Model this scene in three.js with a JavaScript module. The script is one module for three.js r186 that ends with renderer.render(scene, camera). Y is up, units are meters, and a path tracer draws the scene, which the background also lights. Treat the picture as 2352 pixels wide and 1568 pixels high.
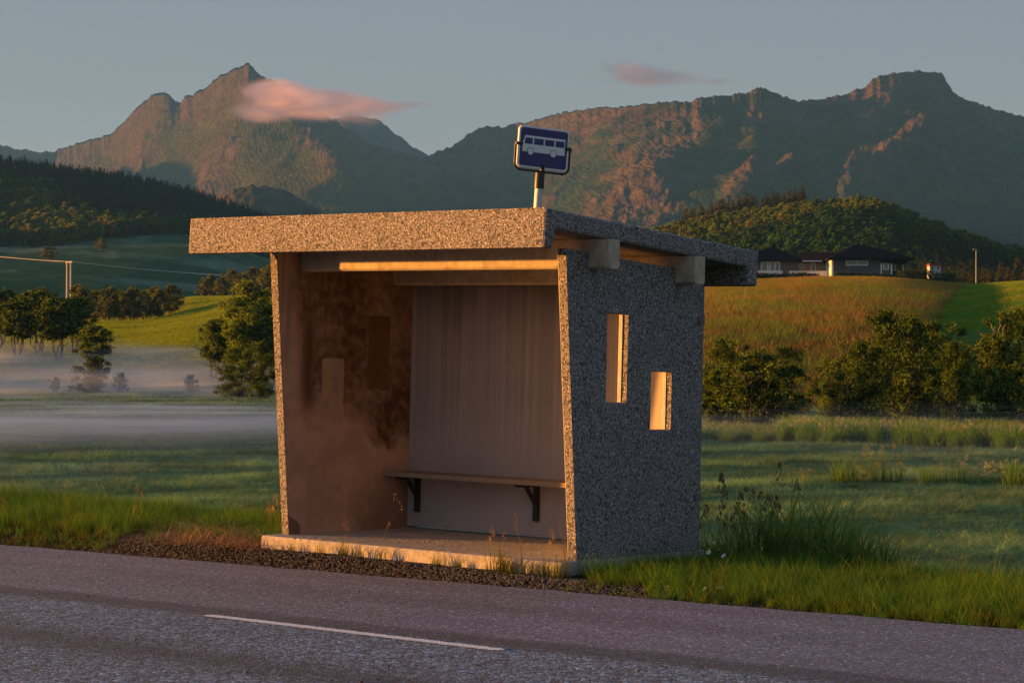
import * as THREE from 'three';
import { mergeGeometries, toCreasedNormals, mergeVertices } from 'three/addons/utils/BufferGeometryUtils.js';
import { ImprovedNoise } from 'three/addons/math/ImprovedNoise.js';

// ---------------------------------------------------------------- camera, sky, sun, exposure
const EYE = 1.4526, PITCH = 0.011, FX = 5124.6;             // FX: focal length in units of a 2352 wide frame
const scene = new THREE.Scene();
const camera = new THREE.PerspectiveCamera(2 * Math.atan(784.2 / FX) * 180 / Math.PI, 1.5, 0.5, 14000);
camera.position.set(0, EYE, 0);
camera.rotation.x = PITCH;
camera.focus = 15.6; camera.userData.fStop = 16;
const renderer = new THREE.WebGLRenderer({ antialias: true });
renderer.setSize(1024, 682);
renderer.toneMapping = THREE.LinearToneMapping;
renderer.toneMappingExposure = 3.55;
renderer.shadowMap.enabled = true;

const SUN = new THREE.Vector3(-0.991, 0.0625, -0.117).normalize();
const sun = new THREE.DirectionalLight(new THREE.Color().setRGB(1, 0.39, 0.06), 5);
sun.name = 'sun'; sun.position.copy(SUN).multiplyScalar(200); sun.castShadow = true; sun.shadow.radius = 1.4;
sun.shadow.mapSize.set(4096, 4096);
Object.assign(sun.shadow.camera, { left: -60, right: 60, top: 40, bottom: -40, near: 1, far: 500 });
scene.add(sun); scene.add(sun.target);

{ // the evening sky: pale warm band at the horizon, grey blue above, brighter towards the low sun
  const W = 1024, H = 512, data = new Float32Array(W * H * 4), k = 1 / 3.4;
  const mix = (a, b, t) => a + (b - a) * t, ss = (a, b, x) => { const t = Math.min(1, Math.max(0, (x - a) / (b - a))); return t * t * (3 - 2 * t); };
  const horizon = [0.66, 0.62, 0.50], low = [0.225, 0.275, 0.330], top = [0.19, 0.31, 0.50], below = [0.05, 0.055, 0.05];
  for (let r = 0; r < H; r++) for (let c = 0; c < W; c++) {
    const up = ((r + 0.5) / H - 0.5) * Math.PI, az = ((c + 0.5) / W - 0.5) * 2 * Math.PI;
    const x = Math.cos(az) * Math.cos(up), y = Math.sin(up), z = Math.sin(az) * Math.cos(up), e = up * 180 / Math.PI;
    const ang = Math.acos(Math.min(1, x * SUN.x + y * SUN.y + z * SUN.z)) * 180 / Math.PI, glow = Math.exp(-ang / 38);
    for (let i = 0; i < 3; i++) {
      let v = mix(mix(horizon[i], low[i], 1 - Math.exp(-Math.max(e - 2.0, 0) / 2.6)), top[i], ss(12, 70, e));
      v *= 1.0 + 0.45 * glow; v += glow * Math.exp(-Math.max(e, 0) / 14) * [0.26, 0.16, 0.05][i];
      if (e < 0) v = below[i];
      data[(r * W + c) * 4 + i] = v * k;
    }
    data[(r * W + c) * 4 + 3] = 1;
  }
  const sky = new THREE.DataTexture(data, W, H, THREE.RGBAFormat, THREE.FloatType);
  sky.mapping = THREE.EquirectangularReflectionMapping; sky.magFilter = THREE.LinearFilter; sky.needsUpdate = true;
  scene.background = sky; scene.environment = sky;
}
scene.fog = new THREE.FogExp2(new THREE.Color().setRGB(0.14, 0.43, 1.0), 0.000085);

// ---------------------------------------------------------------- helpers
const rng = (s) => () => { s = (s + 0x6d2b79f5) | 0; let t = Math.imul(s ^ (s >>> 15), 1 | s); t = (t + Math.imul(t ^ (t >>> 7), 61 | t)) ^ t; return ((t ^ (t >>> 14)) >>> 0) / 4294967296; };
const R0 = rng(7), V = (x, y, z) => new THREE.Vector3(x, y, z);
const imp = new ImprovedNoise();
const n3 = (x, y, z) => imp.noise(x + 100.3, y + 57.7, z + 31.1);
const fbm = (x, y, z, o = 4) => { let s = 0, a = 0.5; for (let i = 0; i < o; i++) { s += a * n3(x, y, z); x *= 2.03; y *= 2.03; z *= 2.03; a *= 0.5; } return s; };
const ridged = (x, y, z, o = 5) => { let s = 0, a = 0.5; for (let i = 0; i < o; i++) { const v = 1 - Math.abs(n3(x, y, z)) * 1.6; s += a * v * v; x *= 2.07; y *= 2.07; z *= 2.07; a *= 0.5; } return s; };
const nth = (i) => ['first', 'second', 'third', 'fourth', 'fifth', 'sixth', 'seventh', 'eighth', 'ninth', 'tenth', 'eleventh', 'twelfth', 'thirteenth', 'fourteenth', 'fifteenth', 'sixteenth'][i];
const clamp = (x, a = 0, b = 1) => Math.min(b, Math.max(a, x)), lerp = (a, b, t) => a + (b - a) * t;
const sstep = (a, b, x) => { const t = clamp((x - a) / (b - a)); return t * t * (3 - 2 * t); };
const mix3 = (a, b, t) => [lerp(a[0], b[0], t), lerp(a[1], b[1], t), lerp(a[2], b[2], t)];
const used = {};
function numbered(name) { const n = used[name] = (used[name] ?? -1) + 1; return n ? name + '_' + String(n).padStart(3, '0') : name; }
function tag(o, label, category, group, kind) {
  o.name = numbered(o.name); if (label) o.userData.label = label; if (category) o.userData.category = category; if (group) o.userData.group = group; if (kind) o.userData.kind = kind;
  if (!o.parent) scene.add(o);
  return o;
}
function mesh(name, geo, mat, parent) { const m = new THREE.Mesh(geo, mat); m.name = name; m.castShadow = m.receiveShadow = true; if (parent) parent.add(m); return m; }
function group(name, pos, turn = 0) { const g = new THREE.Group(); g.name = name; if (pos) g.position.copy(pos); g.rotation.y = turn; return g; }
function struct(name, geo, mat, label) { const m = mesh(name, geo, mat); tag(m, label, null, null, 'structure'); return m; }
// a point at a given depth in front of the camera
function at(px, py, d) {
  const xc = (px - 1176) / FX, yc = -(py - 784) / FX, c = Math.cos(PITCH), s = Math.sin(PITCH), k = d / (c - yc * s);
  return V(xc * k, EYE + (yc * c + s) * k, -d);
}
const std = (o) => new THREE.MeshStandardMaterial({ roughness: 0.9, ...o });
const rgb = (r, g, b) => new THREE.Color().setRGB(r, g, b);
const matte = (o) => new THREE.MeshPhysicalMaterial({ roughness: 1, specularIntensity: 0, ...o });
const leafMat = (o = {}) => new THREE.MeshPhysicalMaterial({ roughness: 1, transmission: 0.42, thickness: 0, vertexColors: true, side: THREE.DoubleSide, specularIntensity: 0.12, ...o });
function box(w, h, d, x = 0, y = 0, z = 0) { return new THREE.BoxGeometry(w, h, d).translate(x, y, z); }
function boxUV(g, k = 1) { // uv in metres from position and normal
  g = g.index ? g.toNonIndexed() : g; g.computeVertexNormals();
  const p = g.attributes.position, n = g.attributes.normal, uv = new Float32Array(p.count * 2);
  for (let i = 0; i < p.count; i++) {
    const ax = Math.abs(n.getX(i)), ay = Math.abs(n.getY(i)), az = Math.abs(n.getZ(i));
    const [u, v] = ax >= ay && ax >= az ? [p.getZ(i), p.getY(i)] : ay >= az ? [p.getX(i), p.getZ(i)] : [p.getX(i), p.getY(i)];
    uv[i * 2] = u * k; uv[i * 2 + 1] = v * k;
  }
  g.setAttribute('uv', new THREE.BufferAttribute(uv, 2));
  return g;
}
function tex(w, h, fn, srgb = false) {
  const d = new Uint8Array(w * h * 4);
  for (let y = 0; y < h; y++) for (let x = 0; x < w; x++) { const c = fn(x, y), i = (y * w + x) * 4; d[i] = clamp(c[0]) * 255; d[i + 1] = clamp(c[1]) * 255; d[i + 2] = clamp(c[2]) * 255; d[i + 3] = 255; }
  const t = new THREE.DataTexture(d, w, h); t.wrapS = t.wrapT = THREE.RepeatWrapping; t.magFilter = THREE.LinearFilter; t.minFilter = THREE.LinearMipmapLinearFilter; t.generateMipmaps = true;
  if (srgb) t.colorSpace = THREE.SRGBColorSpace; t.needsUpdate = true; return t;
}
// pebbles: returns tileable [colour texture, height texture]
function pebbles(size, cells, seed, tones, gap, flat = 0.55) {
  const r = rng(seed), C = [];
  for (let i = 0; i < cells * cells; i++) { const q = r(); C.push([r(), r(), tones(r), (0.66 + 0.5 * r()) * (q < 0.035 ? 1.7 : 1), 0.35 + 0.65 * r(), q]); }
  const col = new Float32Array(size * size * 3), hgt = new Float32Array(size * size);
  for (let y = 0; y < size; y++) for (let x = 0; x < size; x++) {
    const u = x / size * cells, v = y / size * cells, iu = Math.floor(u), iv = Math.floor(v);
    let best = 9, second = 9, bc = null;
    for (let j = -1; j <= 1; j++) for (let i = -1; i <= 1; i++) {
      const c = C[((iv + j + cells) % cells) * cells + ((iu + i + cells) % cells)];
      const dx = iu + i + c[0] - u, dy = iv + j + c[1] - v, d = Math.sqrt(dx * dx + dy * dy) / c[3];
      if (d < best) { second = best; best = d; bc = c; } else if (d < second) second = d;
    }
    const edge = clamp((second - best) * 3.2), stone = sstep(0.0, flat, edge), k = y * size + x;
    for (let i = 0; i < 3; i++) col[k * 3 + i] = lerp(gap[i], bc[2][i], stone);
    hgt[k] = stone * (0.45 + 0.55 * bc[4]) * (1 - 0.35 * Math.min(1, best * best));
  }
  const s = (l) => Math.pow(l, 1 / 2.2);
  return [tex(size, size, (x, y) => { const k = (y * size + x) * 3; return [s(col[k]), s(col[k + 1]), s(col[k + 2])]; }, true), tex(size, size, (x, y) => { const h = hgt[y * size + x]; return [h, h, h]; })];
}
function noiseTex(size, fn, srgb = true) { return tex(size, size, (x, y) => fn(x / size, y / size), srgb); }
const tileN = (u, v, f, o = 4) => { // tileable-ish noise on a torus
  const a = u * 2 * Math.PI, b = v * 2 * Math.PI, r = f / (2 * Math.PI); return fbm(Math.cos(a) * r + Math.cos(b) * r * 0.7, Math.sin(a) * r + 3.1, Math.sin(b) * r + Math.cos(b) * r * 0.7, o); };

// ---------------------------------------------------------------- road frame and ground height
const RA = 0.70, RD = [Math.cos(RA), Math.sin(RA)], RN = [Math.sin(RA), -Math.cos(RA)], RP = [-0.68, -15.25];
const roadST = (x, z) => [(x - RP[0]) * RD[0] + (z - RP[1]) * RD[1], (x - RP[0]) * RN[0] + (z - RP[1]) * RN[1]];
const roadXZ = (s, t) => [RP[0] + s * RD[0] + t * RN[0], RP[1] + s * RD[1] + t * RN[1]];
const COLS = [-700, 0, 150, 300, 450, 620, 1000, 1600, 1743, 1900, 2000, 2100, 2230, 2352, 3050];
const ROWS = [
  [10, -.75, -.75, -.75, -.75, -.75, -.75, -.75, -.75, -.75, -.75, -.75, -.75, -.75, -.75, -.75],
  [60, -.75, -.75, -.75, -.75, -.75, -.75, -.75, -.75, -.75, -.75, -.75, -.75, -.75, -.75, -.75],
  [100, -.75, -.75, -.75, -.75, -.75, -.75, -.75, -.5, -.5, -.5, -.5, -.5, -.5, -.5, -.5],
  [150, -.6, -.5, -.5, -.5, -.5, -.4, .5, 4, 4, 4, 3.9, 3.7, 3.3, 3.8, 4.4],
  [200, 3, 2.8, 2.7, 2.6, 2.6, 2.6, 4, 7.4, 7.6, 7.5, 7.4, 7.2, 6.9, 7.4, 8],
  [260, 5, 4.8, 4.8, 5, 5.8, 6.5, 8, 11.2, 11.3, 11.6, 11.6, 11.3, 10.8, 11.2, 12],
  [300, 7, 6.4, 6.4, 6.5, 7.8, 9.5, 10, 12.7, 12.6, 12.7, 12.7, 12.5, 12.2, 12.3, 12.6],
  [350, 9, 8.2, 8.2, 8.3, 9.8, 13, 12, 13.2, 13.2, 13.2, 13.2, 13.2, 13, 12.5, 12],
  [450, 12, 10.5, 10.5, 11, 15.5, 15.5, 14, 15, 15, 15, 15, 15, 14.5, 14, 13],
  [600, 24, 22.5, 22, 21.5, 20, 20, 20, 30, 31, 33, 33, 30, 27, 24, 20],
  [750, 36, 35, 35, 35, 33, 30, 26, 46, 50, 52.4, 53.2, 47.6, 41, 36, 30],
  [900, 52, 49, 50, 50.5, 51, 41.5, 30, 42, 45, 48, 48, 42, 36, 32, 28],
  [1100, 95, 84, 82, 76, 70, 60, 40, 36, 38, 40, 40, 38, 34, 30, 26],
  [1300, 134, 114, 108, 103, 94, 80, 55, 36, 36, 36, 36, 34, 32, 30, 26],
  [1600, 100, 85, 80, 75, 70, 60, 45, 34, 34, 34, 34, 32, 30, 28, 24],
  [2100, 60, 50, 50, 45, 45, 40, 35, 30, 30, 30, 30, 30, 28, 26, 24],
];
const cubic = (a, b, c, d, t) => b + 0.5 * t * (c - a + t * (2 * a - 5 * b + 4 * c - d + t * (3 * (b - c) + d - a)));
function nonuniform(xs, get, x) { // monotone-limited cubic through unevenly spaced knots
  const n = xs.length; if (x <= xs[0]) return get(0); if (x >= xs[n - 1]) return get(n - 1);
  let i = 0; while (x > xs[i + 1]) i++;
  const h = xs[i + 1] - xs[i], t = (x - xs[i]) / h, y0 = get(i), y1 = get(i + 1), m = (y1 - y0) / h;
  const slope = (k) => { if (k <= 0 || k >= n - 1) return m; const a = (get(k) - get(k - 1)) / (xs[k] - xs[k - 1]), b = (get(k + 1) - get(k)) / (xs[k + 1] - xs[k]); return a * b <= 0 ? 0 : 2 * a * b / (a + b); };
  const m0 = slope(i) * h, m1 = slope(i + 1) * h, t2 = t * t, t3 = t2 * t;
  return (2 * t3 - 3 * t2 + 1) * y0 + (t3 - 2 * t2 + t) * m0 + (-2 * t3 + 3 * t2) * y1 + (t3 - t2) * m1;
}
const RD_ = ROWS.map((r) => r[0]);
function tableY(p, d) { return nonuniform(RD_, (j) => { const r = ROWS[j]; return nonuniform(COLS, (i) => r[i + 1], p); }, d); }
function groundY(x, z) {
  const d = Math.max(-z, 0.1), [s, t] = roadST(x, z);
  const verge = 0.035 - 0.022 * clamp(x, -6, 5) + 0.015 * n3(x * 2, z * 2, 4);
  let y;
  if (t < 12) {
    const near = t < 0 ? -0.035 : t < 0.42 ? lerp(-0.03, verge, sstep(0, 0.42, t)) : verge;
    const fall = sstep(1.7, 7.5, t);
    y = lerp(near, -0.75 + 0.05 * n3(x * 0.4, z * 0.4, 1), fall);
    if (d > 40) y = lerp(y, tableY(1176 + x / d * FX, d), sstep(40, 80, d));
  } else {
    const p = 1176 + x / d * FX; y = d > 20 ? tableY(p, d) : -0.75;
    const a = Math.min(1.6, Math.max(0, (d - 60)) * 0.0022); y += a * fbm(x * 0.03, z * 0.03, 2, 4) + 0.06 * n3(x * 0.4, z * 0.4, 1);
  }
  return y;
}
const pOf = (x, z) => 1176 + x / -z * FX;
// what grows where, seen from above
const MEADOW = (p, d, x, z) => p > 1210 + 40 * n3(x * 0.1, z * 0.1, 2) && d > 100 && d < 320 && (p < 2215 - (260 - d) * 0.75 + 25 * n3(x * 0.1, z * 0.1, 9));
const MOWN = (p, d, x, z) => p > 1900 && d > 100 && d < 320 && !MEADOW(p, d, x, z);
function groundColor(x, z) {
  const d = -z, p = pOf(x, z), [s, t] = roadST(x, z), n = fbm(x * 0.15, z * 0.15, 3), nf = fbm(x * 1.3, z * 1.3, 5);
  let c;
  if (t < 0.5) c = [0.03, 0.025, 0.022];
  else if (t < 3) c = [0.035, 0.04, 0.016];
  else if (MEADOW(p, d, x, z)) c = mix3([0.22, 0.14, 0.035], [0.13, 0.13, 0.03], sstep(-0.1, 0.25, n + 0.3 * nf));
  else if (MOWN(p, d, x, z)) c = mix3([0.06, 0.15, 0.015], [0.10, 0.16, 0.018], sstep(-0.3, 0.3, Math.sin((x * 0.55 + z * 0.35) * 1.2) * 0.4 + n));
  else if (d < 165) c = mix3([0.065, 0.165, 0.09], [0.10, 0.19, 0.09], sstep(-0.25, 0.3, n + 0.4 * nf));
  else if (d < 480 && p < 1200) c = mix3([0.13, 0.20, 0.012], [0.17, 0.20, 0.014], sstep(-0.2, 0.2, n));
  else if (p < 1100) c = mix3([0.045, 0.095, 0.045], [0.13, 0.18, 0.13], sstep(-0.05, 0.35, fbm(x * 0.02, z * 0.02, 8) + 0.4 * n));
  else c = [0.045, 0.07, 0.02];
  const w = 0.9 + 0.5 * nf; return [c[0] * w, c[1] * w, c[2] * w];
}

// ---------------------------------------------------------------- ground sheet
const groundGrain = noiseTex(512, (u, v) => { const a = 0.78 + 0.5 * tileN(u, v, 60, 3) + 0.25 * (R0() - 0.5); return [a, a, a]; }, false);
{
  const ds = [5.5]; while (ds[ds.length - 1] < 2100) { const d = ds[ds.length - 1]; ds.push(d + (d < 24 ? 0.18 : d < 60 ? d * 0.012 : d * 0.014)); }
  const ps = []; for (let p = -900; p <= 3250; p += p > -60 && p < 2420 ? 13 : 60) ps.push(p);
  const pos = [], col = [], uv = [], idx = [], nC = ps.length;
  for (const d of ds) for (const p of ps) {
    const x = (p - 1176) / FX * d, z = -d; pos.push(x, groundY(x, z), z); col.push(...groundColor(x, z)); uv.push(x / 2.5, z / 2.5);
  }
  for (let j = 0; j + 1 < ds.length; j++) for (let i = 0; i + 1 < nC; i++) { const a = j * nC + i, b = a + 1, c = a + nC, e = c + 1; idx.push(a, b, c, b, e, c); }
  const base = pos.length / 3; // behind and beside the camera
  const xs = [-160, -40, -8, -2.4, 2.4, 8, 40, 160], zs = [120, 40, 6, -5.5];
  // the near apron keeps to the far side of the road: plain low ground
  for (const z of zs) for (const x of xs) { pos.push(x, -0.04, z); col.push(0.05, 0.07, 0.03); uv.push(x / 2.5, z / 2.5); }
  for (let j = 0; j + 1 < zs.length; j++) for (let i = 0; i + 1 < xs.length; i++) { const a = base + j * xs.length + i, b = a + 1, c = a + xs.length, e = c + 1; idx.push(a, b, c, b, e, c); }
  const g = new THREE.BufferGeometry();
  g.setAttribute('position', new THREE.Float32BufferAttribute(pos, 3)); g.setAttribute('color', new THREE.Float32BufferAttribute(col, 3)); g.setAttribute('uv', new THREE.Float32BufferAttribute(uv, 2));
  g.setIndex(idx); g.computeVertexNormals();
  struct('ground', g, matte({ vertexColors: true, map: groundGrain, roughness: 1 }), 'fields, meadow slopes and low hills on both sides of the road');
}

// ---------------------------------------------------------------- road
const grey = (v, w = 0) => [v * (1 + w), v, v * (1 - w)];
const asphaltCoarse = pebbles(1024, 86, 21, (r) => { const q = r(), v = q < 0.28 ? 0.035 + 0.04 * r() : q < 0.8 ? 0.13 + 0.14 * r() : 0.32 + 0.22 * r(); return [v * 0.64, v * 0.94, v * 1.30]; }, [0.018, 0.02, 0.026], 0.7);
const asphaltFine = pebbles(1024, 120, 22, (r) => { const q = r(), v = q < 0.3 ? 0.055 + 0.05 * r() : q < 0.92 ? 0.13 + 0.09 * r() : 0.32 + 0.25 * r(); return [v * 0.80, v * 0.93, v * 1.20]; }, [0.04, 0.04, 0.048], 0.6);
{
  const strip = (t0, t1, tone, y) => {
    const pos = [], col = [], uv = [], idx = [], nt = Math.round((t1 - t0) / 0.05), ss = []; for (let s = -90; s <= 60; s += s > -8 && s < 8 ? 0.12 : 2) ss.push(s);
    for (const s of ss) for (let i = 0; i <= nt; i++) {
      let t = lerp(t0, t1, i / nt); if (i === nt && t1 === 0) t += 0.035 * n3(s * 2.2, 1, 1) + 0.02 * n3(s * 7, 2, 1);
      const [x, z] = roadXZ(s, t); pos.push(x, y, z); const c = tone(s, t); col.push(...c); uv.push(s / 1.6, t / 1.6);
    }
    for (let j = 0; j + 1 < ss.length; j++) for (let i = 0; i < nt; i++) { const a = j * (nt + 1) + i, b = a + 1, c = a + nt + 1, e = c + 1; idx.push(a, c, b, b, c, e); }
    const g = new THREE.BufferGeometry(); g.setAttribute('position', new THREE.Float32BufferAttribute(pos, 3)); g.setAttribute('color', new THREE.Float32BufferAttribute(col, 3)); g.setAttribute('uv', new THREE.Float32BufferAttribute(uv, 2));
    g.setIndex(idx); g.computeVertexNormals(); if (g.attributes.normal.getY(0) < 0) { g.index.array.reverse(); g.computeVertexNormals(); }
    return g;
  };
  const wob = (s, k) => 0.05 * n3(s * 0.5, k, 2) + 0.03 * n3(s * 2.3, k, 5);
  const far = strip(-2.36, 0, (s, t) => {
    const n = 1 + 0.35 * fbm(s * 0.35, t * 2.2, 3) + 0.12 * n3(s * 4, t * 6, 8);
    const seam = sstep(-2.02, -2.16, t + wob(s, 1)), rut = Math.exp(-((t + 1.05 + wob(s, 3)) ** 2) / 0.05) * 0.16 + Math.exp(-((t + 0.3) ** 2) / 0.03) * 0.08;
    return mix3([1.05, 0.98, 1.06], [0.40, 0.42, 0.48], seam).map((v) => v * n * (1 - rut));
  }, 0.0);
  const near = strip(-8.5, -2.36, (s, t) => {
    const n = 1 + 0.3 * fbm(s * 0.4, t * 1.5, 9) + 0.1 * n3(s * 5, t * 5, 8);
    const rut = Math.exp(-((t + 3.72 + wob(s, 4)) ** 2) / 0.09) * 0.62 + Math.exp(-((t + 5.3) ** 2) / 0.08) * 0.4, seam = sstep(-2.5, -2.4, t + wob(s, 2)) * 0.5;
    return [1, 1, 1].map((v) => v * n * (1 - rut) * (1 - seam));
  }, 0.0);
  struct('road', far, std({ map: asphaltFine[0], bumpMap: asphaltFine[1], bumpScale: 0.005, vertexColors: true, roughness: 0.82 }), 'far lane of worn purplish asphalt beside the bus shelter');
  struct('road', near, std({ map: asphaltCoarse[0], bumpMap: asphaltCoarse[1], bumpScale: 0.009, vertexColors: true, roughness: 0.75 }), 'near lane of coarse grey asphalt with darker wheel track');
  const dash = (s0) => { // worn dashed centre line
    const pos = [], idx = [], n = 120;
    for (let i = 0; i <= n; i++) {
      const s = s0 + 2.36 * i / n, w = 0.043 * Math.min(1, Math.min(i, n - i) / 3 + 0.35);
      for (const e of [-1, 1]) { const [x, z] = roadXZ(s, -2.475 - 0.045 * (s - 1.7) + e * (w + 0.011 * n3(s * 19, e * 3, 1) + 0.006 * n3(s * 50, e * 3, 7))); pos.push(x, 0.004, z); }
      if (i) { const a = i * 2; idx.push(a - 2, a - 1, a, a - 1, a + 1, a); }
    }
    const g = new THREE.BufferGeometry(); g.setAttribute('position', new THREE.Float32BufferAttribute(pos, 3)); g.setIndex(idx); g.computeVertexNormals(); if (g.attributes.normal.getY(0) < 0) { idx.reverse(); g.setIndex(idx); g.computeVertexNormals(); } 
    const u = new Float32Array(pos.length / 3 * 2); for (let i = 0; i < u.length / 2; i++) { u[2 * i] = pos[3 * i] / 1.6; u[2 * i + 1] = pos[3 * i + 2] / 1.6; } g.setAttribute('uv', new THREE.BufferAttribute(u, 2));
    return g;
  };
  const paint = std({ color: rgb(0.62, 0.62, 0.64), bumpMap: asphaltCoarse[1], bumpScale: 0.005, roughness: 0.8 });
  struct('road_marking', dash(0.6), paint, 'white painted dash of the centre line on the road');
}

// ---------------------------------------------------------------- concrete materials
const aggregate = pebbles(1024, 116, 5, (r) => { const q = r(), v = q < 0.2 ? 0.05 + 0.07 * r() : q < 0.72 ? 0.26 + 0.18 * r() : q < 0.94 ? 0.4 + 0.22 * r() : 0.68 + 0.22 * r(), w = (r() - 0.5) * 0.2; return [v * 0.83 * (1.04 + w), v * 0.81, v * 0.84 * (0.97 - w)]; }, [0.022, 0.02, 0.018], 0.62);
const aggMat = std({ map: aggregate[0], bumpMap: aggregate[1], bumpScale: 0.011, roughness: 0.85 });
const smoothTex = noiseTex(512, (u, v) => { const a = 0.70 + 0.16 * tileN(u, v, 9, 4) + 0.10 * tileN(v, u, 40, 3) + 0.03 * (R0() - 0.5); return [a, a * 0.985, a * 0.96]; });
const smoothBump = noiseTex(512, (u, v) => { const a = 0.5 + 0.5 * tileN(u, v, 30, 4) - (tileN(v, u, 55, 2) > 0.22 ? 0.25 : 0); return [a, a, a]; }, false);
const cementMat = std({ map: smoothTex, bumpMap: smoothBump, bumpScale: 0.004, roughness: 0.9 });
const beamMat = std({ color: rgb(0.80, 0.71, 0.58), map: smoothTex, bumpMap: smoothBump, bumpScale: 0.005, roughness: 0.9 });
const streakTex = tex(1024, 512, (x, y) => { // u across the back wall, v up
  const u = x / 1024, v = y / 512;
  const st = 0.5 * n3(u * 60, v * 0.7, 1) + 0.35 * n3(u * 150, v * 1.2, 2) + 0.25 * n3(u * 18, v * 0.4, 3);
  const k = sstep(0.22, 0.5, v), base = 0.58 + 0.07 * fbm(u * 6, v * 4, 4) + 0.11 * st * k, topDark = sstep(0.72, 1.0, v + 0.08 * n3(u * 9, v, 6)) * 0.22;  // streaks above, and darker towards the top of the wall
  const a = base - topDark; return [a * 1.0, a * 0.955, a * 0.97];
}, true);
const streakMat = std({ map: streakTex, bumpMap: smoothBump, bumpScale: 0.0015, roughness: 0.8 });
const liningTex = tex(1024, 1024, (x, y) => { // u: depth 0..1.6 m, v: height 0..2.2 m
  const Z = x / 1024 * 1.8 - 0.22, Y = y / 1024 * 2.2, u = Z * 2, v = Y * 2;
  const n = fbm(u * 1.3, v * 1.3, 1, 5), nf = fbm(u * 6, v * 6, 2, 4);
  let c = mix3([0.55, 0.49, 0.485], [0.48, 0.425, 0.42], sstep(-0.3, 0.3, n + 0.4 * nf));
  // brown stain with indoor light falloff painted in: top down, spreading towards the rear
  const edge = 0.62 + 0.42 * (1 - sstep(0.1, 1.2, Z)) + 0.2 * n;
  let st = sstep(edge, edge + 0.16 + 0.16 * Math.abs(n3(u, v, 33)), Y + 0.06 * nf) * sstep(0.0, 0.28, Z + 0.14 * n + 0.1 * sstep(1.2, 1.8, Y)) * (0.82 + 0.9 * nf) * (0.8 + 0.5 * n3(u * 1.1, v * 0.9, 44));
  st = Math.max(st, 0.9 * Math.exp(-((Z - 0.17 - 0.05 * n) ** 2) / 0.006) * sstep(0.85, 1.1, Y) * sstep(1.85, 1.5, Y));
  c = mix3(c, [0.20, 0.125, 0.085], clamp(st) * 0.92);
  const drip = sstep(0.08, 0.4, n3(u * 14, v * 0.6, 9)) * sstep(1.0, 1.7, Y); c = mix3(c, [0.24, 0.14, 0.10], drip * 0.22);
  // darker low down near the rear corner
  c = mix3(c, [0.33, 0.27, 0.26], clamp(sstep(0.55, 0.1, Y + 0.25 * n) * sstep(0.5, 1.1, Z + 0.3 * nf)) * 0.6);
  // broken corner at the foot
  if (((Z + 0.02) / 0.115) ** 2 + ((Y - 0.02) / 0.135) ** 2 < 1 + 1.4 * nf) c = [0.34, 0.29, 0.27];
  // hair cracks
  const cr = Math.abs(n3(u * 7 + 2 * nf, v * 7, 12)), mask = sstep(0.2, 0.05, Math.abs(Z - 0.22)) * sstep(0.45, 0.6, Y) * sstep(1.5, 1.1, Y);
  if (cr < 0.018 && n3(u * 2.2, v * 2.2, 19) > -0.05) c = mix3(c, [0.22, 0.16, 0.15], mask * 0.8);
  return c;
}, true);
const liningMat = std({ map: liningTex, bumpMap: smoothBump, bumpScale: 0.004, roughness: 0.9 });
const patchMat = std({ color: rgb(0.45, 0.37, 0.355), map: smoothTex, bumpMap: smoothBump, bumpScale: 0.004, roughness: 0.9 });
const patchBrown = std({ color: rgb(0.14, 0.078, 0.055), map: smoothTex, bumpMap: smoothBump, bumpScale: 0.004, roughness: 0.9 });

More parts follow.
